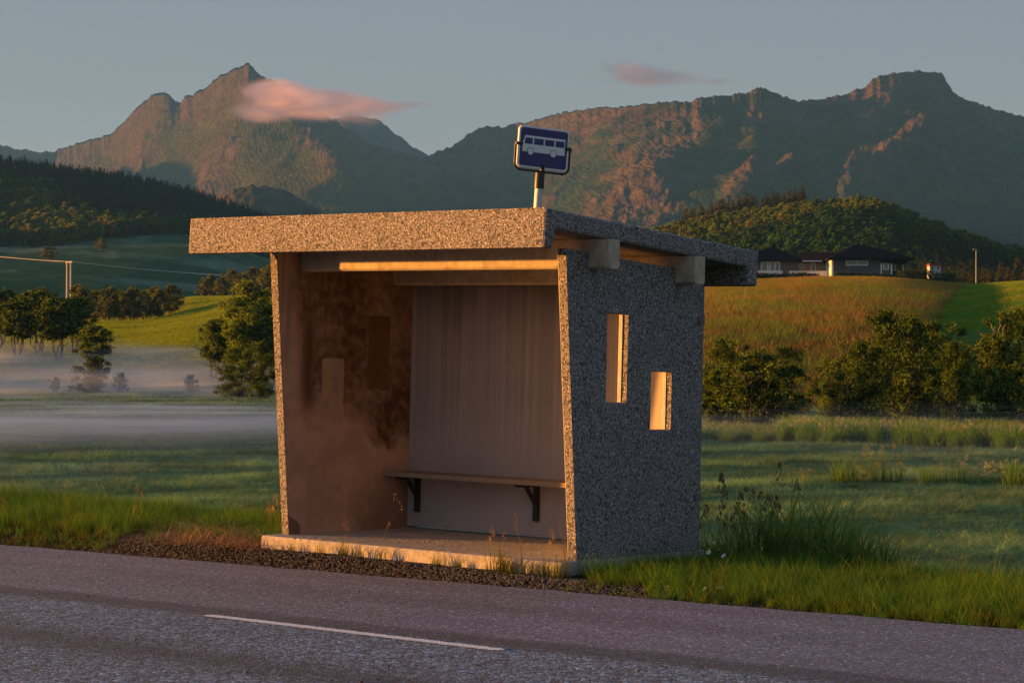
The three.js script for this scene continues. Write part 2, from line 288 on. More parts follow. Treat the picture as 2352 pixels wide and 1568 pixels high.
// ---------------------------------------------------------------- the bus shelter (local: x along the front, y up, -z to the rear; origin at the near wall's outer front foot)
const shelter = group('bus_shelter', V(0.44382, 0.12, -15.2609));
{
  const q = (x, y, z, a) => new THREE.Quaternion().setFromAxisAngle(V(x, y, z), a);
  shelter.quaternion.copy(q(1, 0, 0, 0.011).multiply(q(0, 0, 1, -0.0244)).multiply(q(1, 0, 0, -0.011)).multiply(q(0, 1, 0, -0.6678)));
  tag(shelter, 'old concrete bus shelter of exposed pebbles with open front beside the road', 'bus shelter');
}
const SW = 2.8016, ST = 0.0765, zf = (y) => -0.1937 * y / 2, wallTop = (Z) => 2.10 - (Z - 0.3) * 0.0547;
{
  // a side wall: outline in (Z, y), pushed along x
  const outline = (inset = 0, rise = 0) => { const s = new THREE.Shape(); const yt = wallTop(-0.2) + rise; s.moveTo(inset, 0); s.lineTo(1.5165, 0); s.lineTo(1.507, wallTop(1.507) + rise); s.lineTo(zf(yt) + inset, yt); s.closePath(); return s; };
  const hole = (s, a, b, y0, y1, j = 0.004) => { const h = new THREE.Path(), r = rng(a * 1000 | 0), pts = []; const edge = (x0, ya, x1, yb) => { for (let i = 0; i < 14; i++) { const t = i / 14; pts.push([lerp(x0, x1, t) + (r() - 0.5) * j, lerp(ya, yb, t) + (r() - 0.5) * j]); } };
    edge(a, y0, a, y1); edge(a, y1, b, y1); edge(b, y1, b, y0); edge(b, y0, a, y0); pts.forEach(([x, y], i) => i ? h.lineTo(x, y) : h.moveTo(x, y)); h.closePath(); s.holes.push(h); };
  const push = (shape, depth, bevel = 0.005) => { // Z,y -> local: x = -depth..0, z = -Z
    const g = new THREE.ExtrudeGeometry(shape, { depth: depth - 2 * bevel, bevelEnabled: bevel > 0, bevelSize: bevel, bevelThickness: bevel, bevelOffset: -bevel, bevelSegments: 1, steps: 1 });
    return boxUV(g.translate(0, 0, bevel).applyMatrix4(new THREE.Matrix4().makeRotationY(Math.PI / 2)).translate(-depth, 0, 0), 1);
  };
  // shape x (=Z) turns into -z, extrusion z turns into +x
  const right = outline(); hole(right, 0.2956, 0.5474, 1.084, 1.7041); hole(right, 0.8436, 1.1075, 0.889, 1.3054);
  const wr = mesh('side_wall', push(right, ST), aggMat, shelter);
  const wl = mesh('side_wall', push(outline(0, 0.085), ST), aggMat, shelter); wl.position.x = -SW + ST;
  // smooth inner lining of both walls
  const lin = outline(0.006, 0.085);
  const lg = (shape) => { const g = new THREE.ExtrudeGeometry(shape, { depth: 0.004, bevelEnabled: false }); g.applyMatrix4(new THREE.Matrix4().makeRotationY(Math.PI / 2)); const p = g.attributes.position, uv = g.attributes.uv; for (let i = 0; i < p.count; i++) uv.setXY(i, (-p.getZ(i) + 0.22) / 1.8, p.getY(i) / 2.2); return g; };
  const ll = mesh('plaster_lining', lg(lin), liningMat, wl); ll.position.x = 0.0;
  const linR = outline(0.006); hole(linR, 0.2956, 0.5474, 1.084, 1.7041); hole(linR, 0.8436, 1.1075, 0.889, 1.3054);
  const lr = mesh('plaster_lining', lg(linR), cementMat, wr); lr.position.x = -ST - 0.004;
  // smooth cast jambs on the inner part of the window openings
  for (const [a, b, y0, y1] of [[0.2956, 0.5474, 1.084, 1.7041], [0.8436, 1.1075, 0.889, 1.3054]]) for (const z of [-b + 0.004, -a - 0.004]) mesh('window_jamb', boxUV(box(0.03, y1 - y0, 0.006, -ST + 0.011, (y0 + y1) / 2, z)), cementMat, wr);
  // the two bricked-up windows of the far wall, a little proud and ragged
  const infill = (a, b, y0, y1, mat, seed) => {
    const r = rng(seed), s = new THREE.Shape(), pts = [], edge = (x0, ya, x1, yb) => { for (let i = 0; i < 16; i++) { const t = i / 16; pts.push([lerp(x0, x1, t) + (r() - 0.5) * 0.012, lerp(ya, yb, t) + (r() - 0.5) * 0.014]); } };
    edge(a, y0, a, y1); edge(a, y1, b, y1); edge(b, y1, b, y0); edge(b, y0, a, y0); pts.forEach(([x, y], i) => i ? s.lineTo(x, y) : s.moveTo(x, y)); s.closePath();
    const g = new THREE.ExtrudeGeometry(s, { depth: 0.004, bevelEnabled: true, bevelSize: 0.006, bevelThickness: 0.003, bevelSegments: 2 }); g.applyMatrix4(new THREE.Matrix4().makeRotationY(Math.PI / 2)).translate(0.001, 0, 0);
    return mesh('window_infill', boxUV(g), mat, wl);
  };
  infill(0.325, 0.56, 0.885, 1.34, patchMat, 4).userData.label = 'plastered-up window, pale grey';
  infill(0.85, 1.09, 1.115, 1.685, patchBrown, 9).userData.label = 'plastered-up window, dark brown';
  // steel fixing plates at the rear edge
  const steel = std({ color: rgb(0.12, 0.12, 0.125), roughness: 0.6, metalness: 0.4 });
  for (const y of [1.682, 0.39]) { const g = mergeGeometries([box(0.006, 0.055, 0.082, 0.002, y, -1.468), box(0.012, 0.03, 0.02, 0.005, y - 0.004, -1.445)]); mesh('fixing_plate', g, steel, wr); }
  // back wall
  const bw = new THREE.BoxGeometry(SW - 2 * ST - 0.012, 2.03, 0.11); const bp = bw.attributes.position, bu = bw.attributes.uv; for (let i = 0; i < bp.count; i++) bu.setXY(i, bp.getX(i) / SW + 0.5, bp.getY(i) / 2.2 + 0.5);
  const back = mesh('back_wall', bw, streakMat, shelter); back.position.set(-SW / 2, 0.016 + 1.015, -1.362 - 0.055);
  // beams across, their ends show outside
  const beam = (Z, y, h) => { const s = new THREE.Shape(), w = 0.1305, c = 0.014; s.moveTo(c, 0); s.lineTo(w - c, 0); s.lineTo(w, c); s.lineTo(w, h); s.lineTo(0, h); s.lineTo(0, c); s.closePath(); const g = new THREE.ExtrudeGeometry(s, { depth: 0.1 + SW + 0.166, bevelEnabled: false }); g.applyMatrix4(new THREE.Matrix4().makeRotationY(Math.PI / 2)); const m = mesh('beam', boxUV(g), beamMat, shelter); m.position.set(-SW - 0.1, y, -Z); return m; };
  beam(0.053, 2.004, 0.20); beam(1.119, 1.945, 0.20);
  // roof: a tray with deep front and rear edges, sloping to the rear
  const RL = 2.6525, prof = [[0, 0.264], [RL, 0.264], [RL, 0], [RL - 0.13, 0], [RL - 0.14, 0.13], [0.114, 0.134], [0.102, 0.055], [0.077, 0], [0, 0]];
  const rs = new THREE.Shape(); prof.forEach(([a, b], i) => i ? rs.lineTo(a, b) : rs.moveTo(a, b)); rs.closePath();
  const xl = -3.278, xr = 0.117, bv = 0.02;
  const rg = new THREE.ExtrudeGeometry(rs, { depth: xr - xl - 2 * bv, bevelEnabled: true, bevelSize: bv, bevelThickness: bv, bevelOffset: -bv, bevelSegments: 2 });
  rg.applyMatrix4(new THREE.Matrix4().makeRotationY(Math.PI / 2));
  const roof = mesh('roof', boxUV(rg), aggMat, shelter); roof.position.set(xl + bv, 2.1109, 0.6013); roof.rotation.x = -0.0547;
  // floor slab with a worn, chipped front edge
  const fx0 = -2.826, fx1 = 0.012, fg = new THREE.BoxGeometry(fx1 - fx0, 0.3, 1.75, 170, 12, 60); const fp = fg.attributes.position, hx = (fx1 - fx0) / 2;
  for (let i = 0; i < fp.count; i++) {
    let x = fp.getX(i), y = fp.getY(i), z = fp.getZ(i); const e = Math.min(Math.abs(0.15 - y), 1), f = Math.min(Math.abs(0.875 - z), 1);
    if (z > 0.86 || x > hx - 0.02 || x < -hx + 0.02) { const r = Math.max(0, 0.02 - e) / 0.02; if (z > 0.86) z -= r * 0.012 + 0.008 * Math.max(0, n3(x * 4, y * 9, 1)) + 0.03 * Math.max(0, n3(x * 7, 2, 5) - 0.35) * r; if (z > 0.86) z -= 0.006 * fbm(x * 16, y * 16, 3); }
    if (y > 0.14 && f < 0.05) { y -= (1 - f / 0.05) * (0.004 + 0.05 * Math.max(0, n3(x * 6.3, 9, 2) - 0.28)); }
    fp.setXYZ(i, x, y, z);
  }
  const floor = mesh('floor_slab', boxUV(fg, 0.8), std({ color: rgb(0.70, 0.66, 0.63), map: smoothTex, bumpMap: smoothBump, bumpScale: 0.006 }), shelter); floor.position.set((fx0 + fx1) / 2, -0.15, 0.1907 - 0.875);
  // bench: plank on two steel brackets
  const bench = group('bench'); shelter.add(bench);
  const woodTex = tex(512, 128, (x, y) => { const u = x / 512, v = y / 128, g = 0.5 + 0.35 * n3(u * 3, v * 26, 1) + 0.2 * n3(u * 30, v * 60, 2), a = 0.42 + 0.2 * g; return [a * 1.02, a * 0.88, a * 0.74]; }, true);
  const pg = new THREE.BoxGeometry(2.63, 0.036, 0.296, 40, 1, 4); const pp = pg.attributes.position; for (let i = 0; i < pp.count; i++) { if (pp.getZ(i) > 0.14) pp.setZ(i, pp.getZ(i) - 0.004 * Math.abs(n3(pp.getX(i) * 5, 1, 1))); }
  const plank = mesh('plank', pg, std({ map: woodTex, bumpMap: woodTex, bumpScale: 0.002, roughness: 0.8 }), bench); plank.position.set(-1.4, 0.441, -1.2 );
  const iron = std({ color: rgb(0.02, 0.018, 0.018), roughness: 0.6, metalness: 0.3 });
  for (const x of [-2.603, -1.396]) {
    const br = group('bracket'); bench.add(br);
    const diag = new THREE.BoxGeometry(0.03, 0.02, 0.2).applyMatrix4(new THREE.Matrix4().makeRotationX(-0.85)).translate(x, 0.338, -1.268);
    mesh('bracket_arm', mergeGeometries([box(0.045, 0.29, 0.03, x, 0.277, -1.346), box(0.045, 0.022, 0.27, x, 0.411, -1.225), diag]), iron, br);
  }
}

// ---------------------------------------------------------------- bus stop sign behind the roof, leaning
{
  const foot = at(1180, 940, 18.1); foot.y = groundY(foot.x, foot.z);
  const topP = at(1240.5, 398, 18.1), axis = topP.clone().sub(foot), L = axis.length(); axis.normalize();
  const g = group('bus_stop_sign', foot);
  const yaw = 0.50, q = new THREE.Quaternion().setFromUnitVectors(V(0, 1, 0), axis).multiply(new THREE.Quaternion().setFromAxisAngle(V(0, 1, 0), yaw)); g.quaternion.copy(q);
  const galv = std({ color: rgb(0.45, 0.46, 0.47), roughness: 0.55, metalness: 0.35, bumpMap: smoothBump, bumpScale: 0.001 }), black = std({ color: rgb(0.012, 0.012, 0.013), roughness: 0.45 });
  mesh('pole', new THREE.CylinderGeometry(0.0335, 0.0335, L - 0.02, 28).translate(0, (L - 0.02) / 2, 0), galv, g);
  mesh('sleeve', new THREE.LatheGeometry([[0.036, L - 0.125], [0.041, L - 0.12], [0.041, L + 0.004], [0.03, L + 0.012], [0, L + 0.012]].map(([a, b]) => new THREE.Vector2(a, b)), 28), black, g);
  const w = 0.462, h = 0.333, cy = L + 0.012 + 0.022 + h / 2, r = 0.035;
  const rr = (w, h, r) => { const s = new THREE.Shape(), a = w / 2, b = h / 2; s.moveTo(-a + r, -b); s.lineTo(a - r, -b); s.absarc(a - r, -b + r, r, -Math.PI / 2, 0); s.lineTo(a, b - r); s.absarc(a - r, b - r, r, 0, Math.PI / 2); s.lineTo(-a + r, b); s.absarc(-a + r, b - r, r, Math.PI / 2, Math.PI); s.lineTo(-a, -b + r); s.absarc(-a + r, -b + r, r, Math.PI, 1.5 * Math.PI); return s; };
  const plate = group('sign_plate'); plate.position.set(0, cy, 0.02); g.add(plate);
  const white = std({ color: rgb(0.62, 0.63, 0.64), roughness: 0.5 }), blue = std({ color: rgb(0.022, 0.026, 0.13), roughness: 0.45 });
  mesh('board', new THREE.ExtrudeGeometry(rr(w, h, r), { depth: 0.018, bevelEnabled: true, bevelSize: 0.003, bevelThickness: 0.003, bevelSegments: 2, curveSegments: 10 }).translate(0, 0, -0.01), white, plate);
  mesh('blue_field', new THREE.ExtrudeGeometry(rr(w - 0.026, h - 0.026, 0.026), { depth: 0.002, bevelEnabled: false, curveSegments: 10 }).translate(0, 0, 0.0112), blue, plate);
  // bus pictogram
  const k = w, bus = new THREE.Shape(), P = (x, y) => [(x - 0.5) * k, (0.5 - y) * h];
  const poly = (pts, s) => { pts.forEach((p, i) => { const [x, y] = P(...p); i ? s.lineTo(x, y) : s.moveTo(x, y); }); s.closePath(); return s; };
  poly([[0.115, 0.225], [0.925, 0.225], [0.925, 0.62], [0.075, 0.62], [0.068, 0.43]], bus);
  for (const [a, b, c] of [[0.105, 0.27, 0.125], [0.295, 0.49, 0.295], [0.515, 0.705, 0.515], [0.73, 0.91, 0.73]]) bus.holes.push(poly([[a, 0.43], [b, 0.43], [b, 0.28], [c, 0.28]], new THREE.Path()));
  const wheelArc = (cx) => { const p = new THREE.Path(), [x, y] = P(cx, 0.605); p.absarc(x, y, 0.031, 0, Math.PI * 2); return p; };
  mesh('bus_symbol', new THREE.ExtrudeGeometry(bus, { depth: 0.0012, bevelEnabled: false }).translate(0, 0, 0.0134), white, plate);
  for (const cx of [0.235, 0.695]) {
    const [x, y] = P(cx, 0.605);
    mesh('wheel_ring', new THREE.CylinderGeometry(0.0325, 0.0325, 0.0018, 32).rotateX(Math.PI / 2).translate(x, y, 0.0152), blue, plate);
    mesh('wheel_symbol', new THREE.CylinderGeometry(0.0275, 0.0275, 0.0018, 32).rotateX(Math.PI / 2).translate(x, y, 0.0164), white, plate);
  }
  // black U bracket holding the plate by three clamps
  const a = w / 2 + 0.022, y0 = -h / 2 - 0.022, up = 0.02, path = new THREE.CurvePath();
  const pts = [[-a, up], [-a, y0 + 0.06]]; for (let i = 1; i < 7; i++) { const t = Math.PI + i / 7 * Math.PI / 2; pts.push([-a + 0.06 + 0.06 * Math.cos(t), y0 + 0.06 + 0.06 * Math.sin(t)]); } pts.push([-a + 0.06, y0], [a - 0.06, y0]); for (let i = 1; i < 7; i++) { const t = -Math.PI / 2 + i / 7 * Math.PI / 2; pts.push([a - 0.06 + 0.06 * Math.cos(t), y0 + 0.06 + 0.06 * Math.sin(t)]); } pts.push([a, y0 + 0.06], [a, up]);
  const curve = new THREE.CatmullRomCurve3(pts.map(([x, y]) => V(x, y, 0)), false, 'catmullrom', 0.02);
  mesh('bracket', new THREE.TubeGeometry(curve, 90, 0.0095, 10).translate(0, cy, 0.02), black, g);
  for (const s of [-1, 1]) mesh('clamp', mergeGeometries([box(0.05, 0.024, 0.028, s * (a - 0.02), cy + up, 0.026), new THREE.SphereGeometry(0.013, 12, 8).translate(s * (a - 0.045), cy + up, 0.036)]), black, g);
  mesh('clamp', mergeGeometries([box(0.026, 0.05, 0.03, 0, cy + y0 + 0.022, 0.026), new THREE.SphereGeometry(0.014, 12, 8).translate(0, cy + y0 + 0.045, 0.036)]), black, g);
  tag(g, 'blue bus stop sign on a leaning pole behind the shelter roof', 'sign');
}

// ---------------------------------------------------------------- mountains
const rockGrain = noiseTex(512, (u, v) => { const a = 0.8 + 0.5 * tileN(u, v, 26, 4) + 0.3 * tileN(v, u, 70, 2); return [a, a, a]; }, false);
// crest: [px, py] along the skyline at the given depth; the slope falls to `base` over `len` metres towards the camera
function mountain(crest, depth, base, len, opts) {
  const { amp, rough = 1, pow = 1.2, spurs = [], rock = 0.5, step = 4, rows = 130, seed = 1, green = [0.030, 0.052, 0.017], stone = [0.088, 0.064, 0.046], cragginess = 1 } = opts;
  const px = crest.map((c) => c[0]), p0 = px[0], p1 = px[px.length - 1], cols = []; for (let p = p0; p <= p1; p += step) cols.push(p);
  const pos = [], col = [], uv = [], idx = [], nT = rows + 6;
  const hs = cols.map((p) => { const i = Math.max(1, px.findIndex((q) => q >= p)), a = crest[i - 1], b = crest[i], t = (p - a[0]) / (b[0] - a[0]); return lerp(a[1], b[1], clamp(t)) + 4.2 * n3(p * 0.06, seed, 3) + 3.4 * n3(p * 0.17, seed, 5) + 2.2 * n3(p * 0.45, seed, 9); });
  // smoothed crests, used lower on the slope
  const smooth = (sig) => hs.map((_, i) => { let q = 0, w = 0; const m = Math.ceil(sig * 2.4); for (let k = -m; k <= m; k += Math.max(1, Math.floor(sig / 12))) { const j = clamp(i + k, 0, hs.length - 1), g = Math.exp(-k * k / (2 * sig * sig)); q += hs[j] * g; w += g; } return q / w; });
  const blur = smooth(7), wide = smooth(44), craggy = [];
  for (let i = 0; i < cols.length; i++) for (let j = 0; j < nT; j++) {
    const p = cols[i], t = (j - 5) / rows, D = typeof depth === 'function' ? depth(p) : depth;
    const d = D - t * len, x = (p - 1176) / FX * d, z = -d;
    const sharp = at(p, hs[i], D).y, soft = at(p, blur[i], D).y, broad = at(p, opts.broad ? nonuniform(opts.broad.map((c) => c[0]), (m) => opts.broad[m][1], p) : wide[i], D).y, H = lerp(lerp(sharp, soft, sstep(0, 0.12, t)), Math.min(broad, soft + 20), sstep(0.06, 0.45, t)); let crag = sstep(0.16, 0.02, t) * 0.9;
    let y;
    if (t < 0) y = H + (H - base) * t * 6;
    else {
      const f = 0.75 * Math.pow(1 - t, pow) + 0.25 * (1 - t);
      y = base + (H - base) * f;
      const env = Math.min(1, t * 7) * Math.pow(1 - t, 0.7), k = rough / 420;
      y += amp * env * ((ridged(x * k + seed, 0.3 * seed, z * k * 0.7, 5) - 0.55) * 0.5 + 0.5 * fbm(x * k * 3, seed, z * k * 3, 4));
      crag = Math.max(crag, 0.9 * sstep(0.12, 0.4, fbm(x * 0.008, seed * 2, z * 0.005, 3) + 0.25 * (1 - t) - 0.12) * cragginess);
      for (const [a0, t0, a1, t1, w, h] of spurs) { // a spur from (a0,t0) to (a1,t1) in slope coordinates
        const ux = (a1 - a0), uy = (t1 - t0) * 900, q = (p - a0) * ux + (t - t0) * 900 * uy, L2 = ux * ux + uy * uy, s = clamp(q / L2), ex = p - a0 - ux * s, ey = (t - t0) * 900 - uy * s, dd = Math.sqrt(ex * ex + ey * ey) / w; crag = Math.max(crag, Math.exp(-dd * dd) * 1.1);
        y += h * Math.exp(-dd * dd) * (0.8 + 0.5 * fbm(x * 0.012, seed, z * 0.012, 3)) * Math.min(1, t * 5);
      }
    }
    if (t > 0) y += crag * Math.min(1, t * 14) * (15 * (ridged(x * 0.012, y * 0.012, z * 0.005 + seed, 5) - 0.5) + 7 * (ridged(x * 0.055, y * 0.045, z * 0.014 + seed, 3) - 0.5));
    craggy.push(crag); pos.push(x, y, z); uv.push(x / 150, (y * 1.3 + z * 0.12) / 150);
  }
  for (let i = 0; i + 1 < cols.length; i++) for (let j = 0; j + 1 < nT; j++) { const a = i * nT + j, b = a + 1, c = a + nT, e = c + 1; idx.push(a, b, c, b, e, c); }
  const g = new THREE.BufferGeometry(); g.setAttribute('position', new THREE.Float32BufferAttribute(pos, 3)); g.setAttribute('uv', new THREE.Float32BufferAttribute(uv, 2)); g.setIndex(idx); g.computeVertexNormals();
  if (g.attributes.normal.getY(nT + 40) < 0) { idx.reverse(); g.setIndex(idx); g.computeVertexNormals(); }
  const N = g.attributes.normal;
  for (let i = 0; i < N.count; i++) {
    const x = pos[3 * i], y = pos[3 * i + 1], z = pos[3 * i + 2], n = fbm(x * 0.018, y * 0.03, z * 0.006, 4), steep = 1 - N.getY(i);
    const r = sstep(0.2, 0.62, steep * 0.5 + 0.75 * n + craggy[i] * 0.5);
    const w = 0.85 + 0.9 * fbm(x * 0.05, y * 0.09, z * 0.015, 3), gsh = mix3(green, [0.052, 0.054, 0.014], sstep(-0.2, 0.35, n)); const c = mix3(gsh, stone, r); col.push(c[0] * w, c[1] * w, c[2] * w);
  }
  g.setAttribute('color', new THREE.Float32BufferAttribute(col, 3));
  return g;
}
const mountainMat = matte({ vertexColors: true, map: rockGrain, bumpMap: rockGrain, bumpScale: 5, roughness: 1 });
{
  const peak = [[-260, 250], [-160, 300], [-60, 322], [0, 334], [50, 345], [118, 349], [150, 337], [175, 330], [215, 318], [238, 315], [262, 300], [290, 270], [318, 240], [345, 219], [368, 212], [384, 216], [402, 231], [412, 234], [425, 222], [448, 213], [476, 196], [490, 184], [508, 170], [530, 160], [552, 151], [569, 144], [580, 156], [596, 172], [612, 178], [628, 186], [650, 205], [690, 232], [735, 255], [790, 292], [850, 330], [930, 352], [1000, 372], [1060, 420], [1100, 470]];
  struct('mountain', mountain(peak, (p) => 5350 - 1500 * sstep(-150, 950, p), 36, 2400, { broad: [[-260, 335], [120, 345], [400, 262], [600, 205], [740, 226], [830, 285], [1000, 372], [1100, 470]], amp: 42, rough: 1.2, pow: 2.3, rock: 0.62, seed: 3, step: 3, cragginess: 0.4, green: [0.068, 0.066, 0.014], spurs: [[690, 0.06, 770, 0.2, 50, 34], [330, 0.12, 260, 0.3, 40, 24], [520, 0.2, 430, 0.36, 40, 22]] }), mountainMat, 'dark pointed rocky peak with a notched shoulder on the left');
  const behind = [[640, 330], [700, 300], [750, 275], [800, 264], [850, 272], [875, 277], [897, 298], [930, 322], [962, 345], [1000, 362], [1050, 400], [1090, 440]];
  struct('mountain', mountain(behind, 5700, 36, 1700, { amp: 40, pow: 2, rock: 0.4, seed: 8, rows: 80 }), mountainMat, 'hazy rounded summit behind the pink cloud');
  const ridge = [[860, 470], [900, 425], [935, 386], [960, 372], [985, 355], [1010, 345], [1040, 334], [1060, 322], [1080, 306], [1102, 292], [1130, 290], [1160, 291], [1180, 284], [1215, 280], [1250, 268], [1290, 258], [1330, 252], [1370, 246], [1420, 246], [1470, 240], [1520, 236], [1560, 232], [1585, 233], [1610, 222], [1650, 221], [1690, 215], [1720, 213], [1738, 203], [1760, 202], [1775, 212], [1800, 220], [1835, 230], [1880, 228], [1920, 221], [1960, 210], [1990, 200], [2005, 183], [2030, 172], [2060, 165], [2110, 163], [2168, 166], [2178, 188], [2192, 212], [2225, 228], [2270, 245], [2310, 256], [2352, 268], [2420, 284], [2520, 300], [2650, 320]];
  struct('mountain', mountain(ridge, (p) => 4300 - 1150 * sstep(880, 1640, p) + 110 * sstep(1640, 2300, p), 30, 1900, { amp: 64, rough: 1.9, pow: 2.5, rock: 0.66, seed: 5, step: 3, rows: 250,
    spurs: [[1600, 0.02, 1480, 0.26, 60, 30], [1480, 0.26, 1360, 0.5, 90, 24], [1330, 0.02, 1250, 0.2, 44, 22], [2130, 0.22, 1960, 0.33, 44, 58], [1810, 0.24, 1700, 0.31, 36, 40], [1100, 0.02, 960, 0.2, 36, 26], [2060, 0.03, 1975, 0.1, 34, 30]] }), mountainMat, 'long rocky ridge with a flat summit block on the right');
  const foot = [[380, 560], [440, 520], [480, 470], [530, 436], [570, 426], [620, 428], [660, 440], [700, 462], [760, 500], [840, 540], [900, 570]];
  struct('hill', mountain(foot, 2300, 30, 700, { amp: 14, rock: 0.1, seed: 12, rows: 60 }), mountainMat, 'low bare shaded hill before the pointed peak');
  // unseen ridge added left of the picture, shaped to shade the valley sides
  const pos = [], uv = [], idx = [], nx = 40, nz = 110;
  for (let j = 0; j <= nz; j++) for (let i = 0; i <= nx; i++) { const x = lerp(-2100, -1290, i / nx), z = lerp(-2300, -5600, j / nz), d = -z, h = nonuniform([2300, 3000, 3700, 4150, 4700, 5600], (k) => [40, 190, 260, 430, 470, 480][k], d), w = Math.sin(Math.PI * i / nx); pos.push(x, 20 + h * w * (0.93 + 0.14 * fbm(x * 0.004, 3, z * 0.004, 4)), z); uv.push(x / 140, z / 140); }
  for (let j = 0; j < nz; j++) for (let i = 0; i < nx; i++) { const a = j * (nx + 1) + i, b = a + 1, c = a + nx + 1, e = c + 1; idx.push(a, b, c, b, e, c); }
  const g = new THREE.BufferGeometry(); g.setAttribute('position', new THREE.Float32BufferAttribute(pos, 3)); g.setAttribute('uv', new THREE.Float32BufferAttribute(uv, 2)); g.setIndex(idx); g.computeVertexNormals();
  struct('mountain', g, matte({ color: rgb(0.07, 0.075, 0.035), map: rockGrain, roughness: 1 }), 'unseen ridge left of the picture, added to shade the mountain slopes');
}

// ---------------------------------------------------------------- vegetation builders
function blades(n, o, seed) { // tuft of curved tapering blades
  const r = rng(seed), pos = [], col = [], idx = [];
  for (let i = 0; i < n; i++) {
    const a = r() * 6.283, ra = Math.sqrt(r()) * o.radius, bx = Math.cos(a) * ra, bz = Math.sin(a) * ra, h = o.h * (0.45 + 0.55 * r()), dir = r() * 6.283, bend = o.bend * (0.3 + r()), w = o.w * (0.6 + 0.6 * r()), fx = Math.cos(dir + 1.57), fz = Math.sin(dir + 1.57), seg = o.seg || 3, b0 = pos.length / 3, hue = r();
    for (let k = 0; k <= seg; k++) {
      const t = k / seg, out = bend * t * t * h, y = h * t * (1 - 0.28 * bend * t), ww = w * (1 - t * 0.92) / 2, x = bx + Math.cos(dir) * out, z = bz + Math.sin(dir) * out;
      const c = mix3(o.lo, mix3(o.hi, o.hi2 || o.hi, hue), t);
      pos.push(x - fx * ww, y, z - fz * ww, x + fx * ww, y, z + fz * ww); col.push(...c, ...c);
      if (k) { const q = b0 + k * 2; idx.push(q - 2, q - 1, q, q - 1, q + 1, q); }
    }
    if (o.head && r() < o.head) { // seed head of small grains
      const tx = bx + Math.cos(dir) * bend * h, tz = bz + Math.sin(dir) * bend * h, ty = h * (1 - 0.28 * bend);
      for (let m = 0; m < 16; m++) { const q = pos.length / 3, u = r(), s = (o.headSize || 0.012) * (0.6 + 0.6 * r()), rad = (o.headSpread || 0.02) * (1 - u * 0.7), aa = r() * 6.283, x = tx + Math.cos(aa) * rad, z = tz + Math.sin(aa) * rad, y = ty - 0.04 * h + u * 0.16 * h; pos.push(x - s * 0.35, y, z, x + s * 0.35, y, z + s * 0.2, x, y + s * 1.6, z - s * 0.2); const c = o.headColor; col.push(...c, ...c, ...c); idx.push(q, q + 1, q + 2); }
    }
  }
  const g = new THREE.BufferGeometry(); g.setAttribute('position', new THREE.Float32BufferAttribute(pos, 3)); g.setAttribute('color', new THREE.Float32BufferAttribute(col, 3)); g.setIndex(idx); g.computeVertexNormals(); return g;
}
const grassMat = leafMat({ transmission: 0.45 });
function scatter(name, label, geos, mat, spots) { // spots: [x, y, z, turn, scale, yscale, color]; one object of instanced copies, one child per variant
  const holder = geos.length > 1 ? group(name) : null, M = new THREE.Matrix4(), Q = new THREE.Quaternion(), U = V(0, 1, 0), C = new THREE.Color();
  geos.forEach((g, k) => {
    const mine = spots.filter((_, i) => i % geos.length === k), im = new THREE.InstancedMesh(g, mat, mine.length);
    mine.forEach((s, i) => { Q.setFromAxisAngle(U, s[3]); M.compose(V(s[0], s[1], s[2]), Q, V(s[4], s[4] * s[5], s[4])); im.setMatrixAt(i, M); im.setColorAt(i, C.setRGB(...s[6])); });
    im.name = geos.length > 1 ? 'blades' : name; im.castShadow = im.receiveShadow = true;
    if (holder) { im.userData.kind = 'stuff'; holder.add(im); } else tag(im, label, null, null, 'stuff');
  });
  if (holder) tag(holder, label, null, null, 'stuff');
}
function limb(a, b, r0, r1, seed, kink = 0.12, sides = 6) { // crooked tapering limb
  const r = rng(seed), n = 6, pts = [], L = a.distanceTo(b); for (let i = 0; i <= n; i++) { const t = i / n, p = a.clone().lerp(b, t); if (i && i < n) p.add(V((r() - 0.5), (r() - 0.5) * 0.5, (r() - 0.5)).multiplyScalar(L * kink)); pts.push(p); }
  const curve = new THREE.CatmullRomCurve3(pts), g = new THREE.TubeGeometry(curve, 10, 1, sides, false), p = g.attributes.position, c = V(0, 0, 0);
  for (let i = 0; i <= 10; i++) { curve.getPointAt(i / 10, c); const rad = lerp(r0, r1, i / 10); for (let j = 0; j <= sides; j++) { const k = i * (sides + 1) + j; p.setXYZ(k, c.x + (p.getX(k) - c.x) * rad, c.y + (p.getY(k) - c.y) * rad, c.z + (p.getZ(k) - c.z) * rad); } }
  return g;
}
const barkTex = tex(64, 64, (x, y) => { const a = 0.5 + 0.5 * n3(x * 0.3, y * 0.08, 3) + 0.3 * n3(x * 0.9, y * 0.4, 8); return [a, a * 0.95, a * 0.9]; }, true);
const barkMat = std({ color: rgb(0.16, 0.12, 0.10), map: barkTex, roughness: 1 });
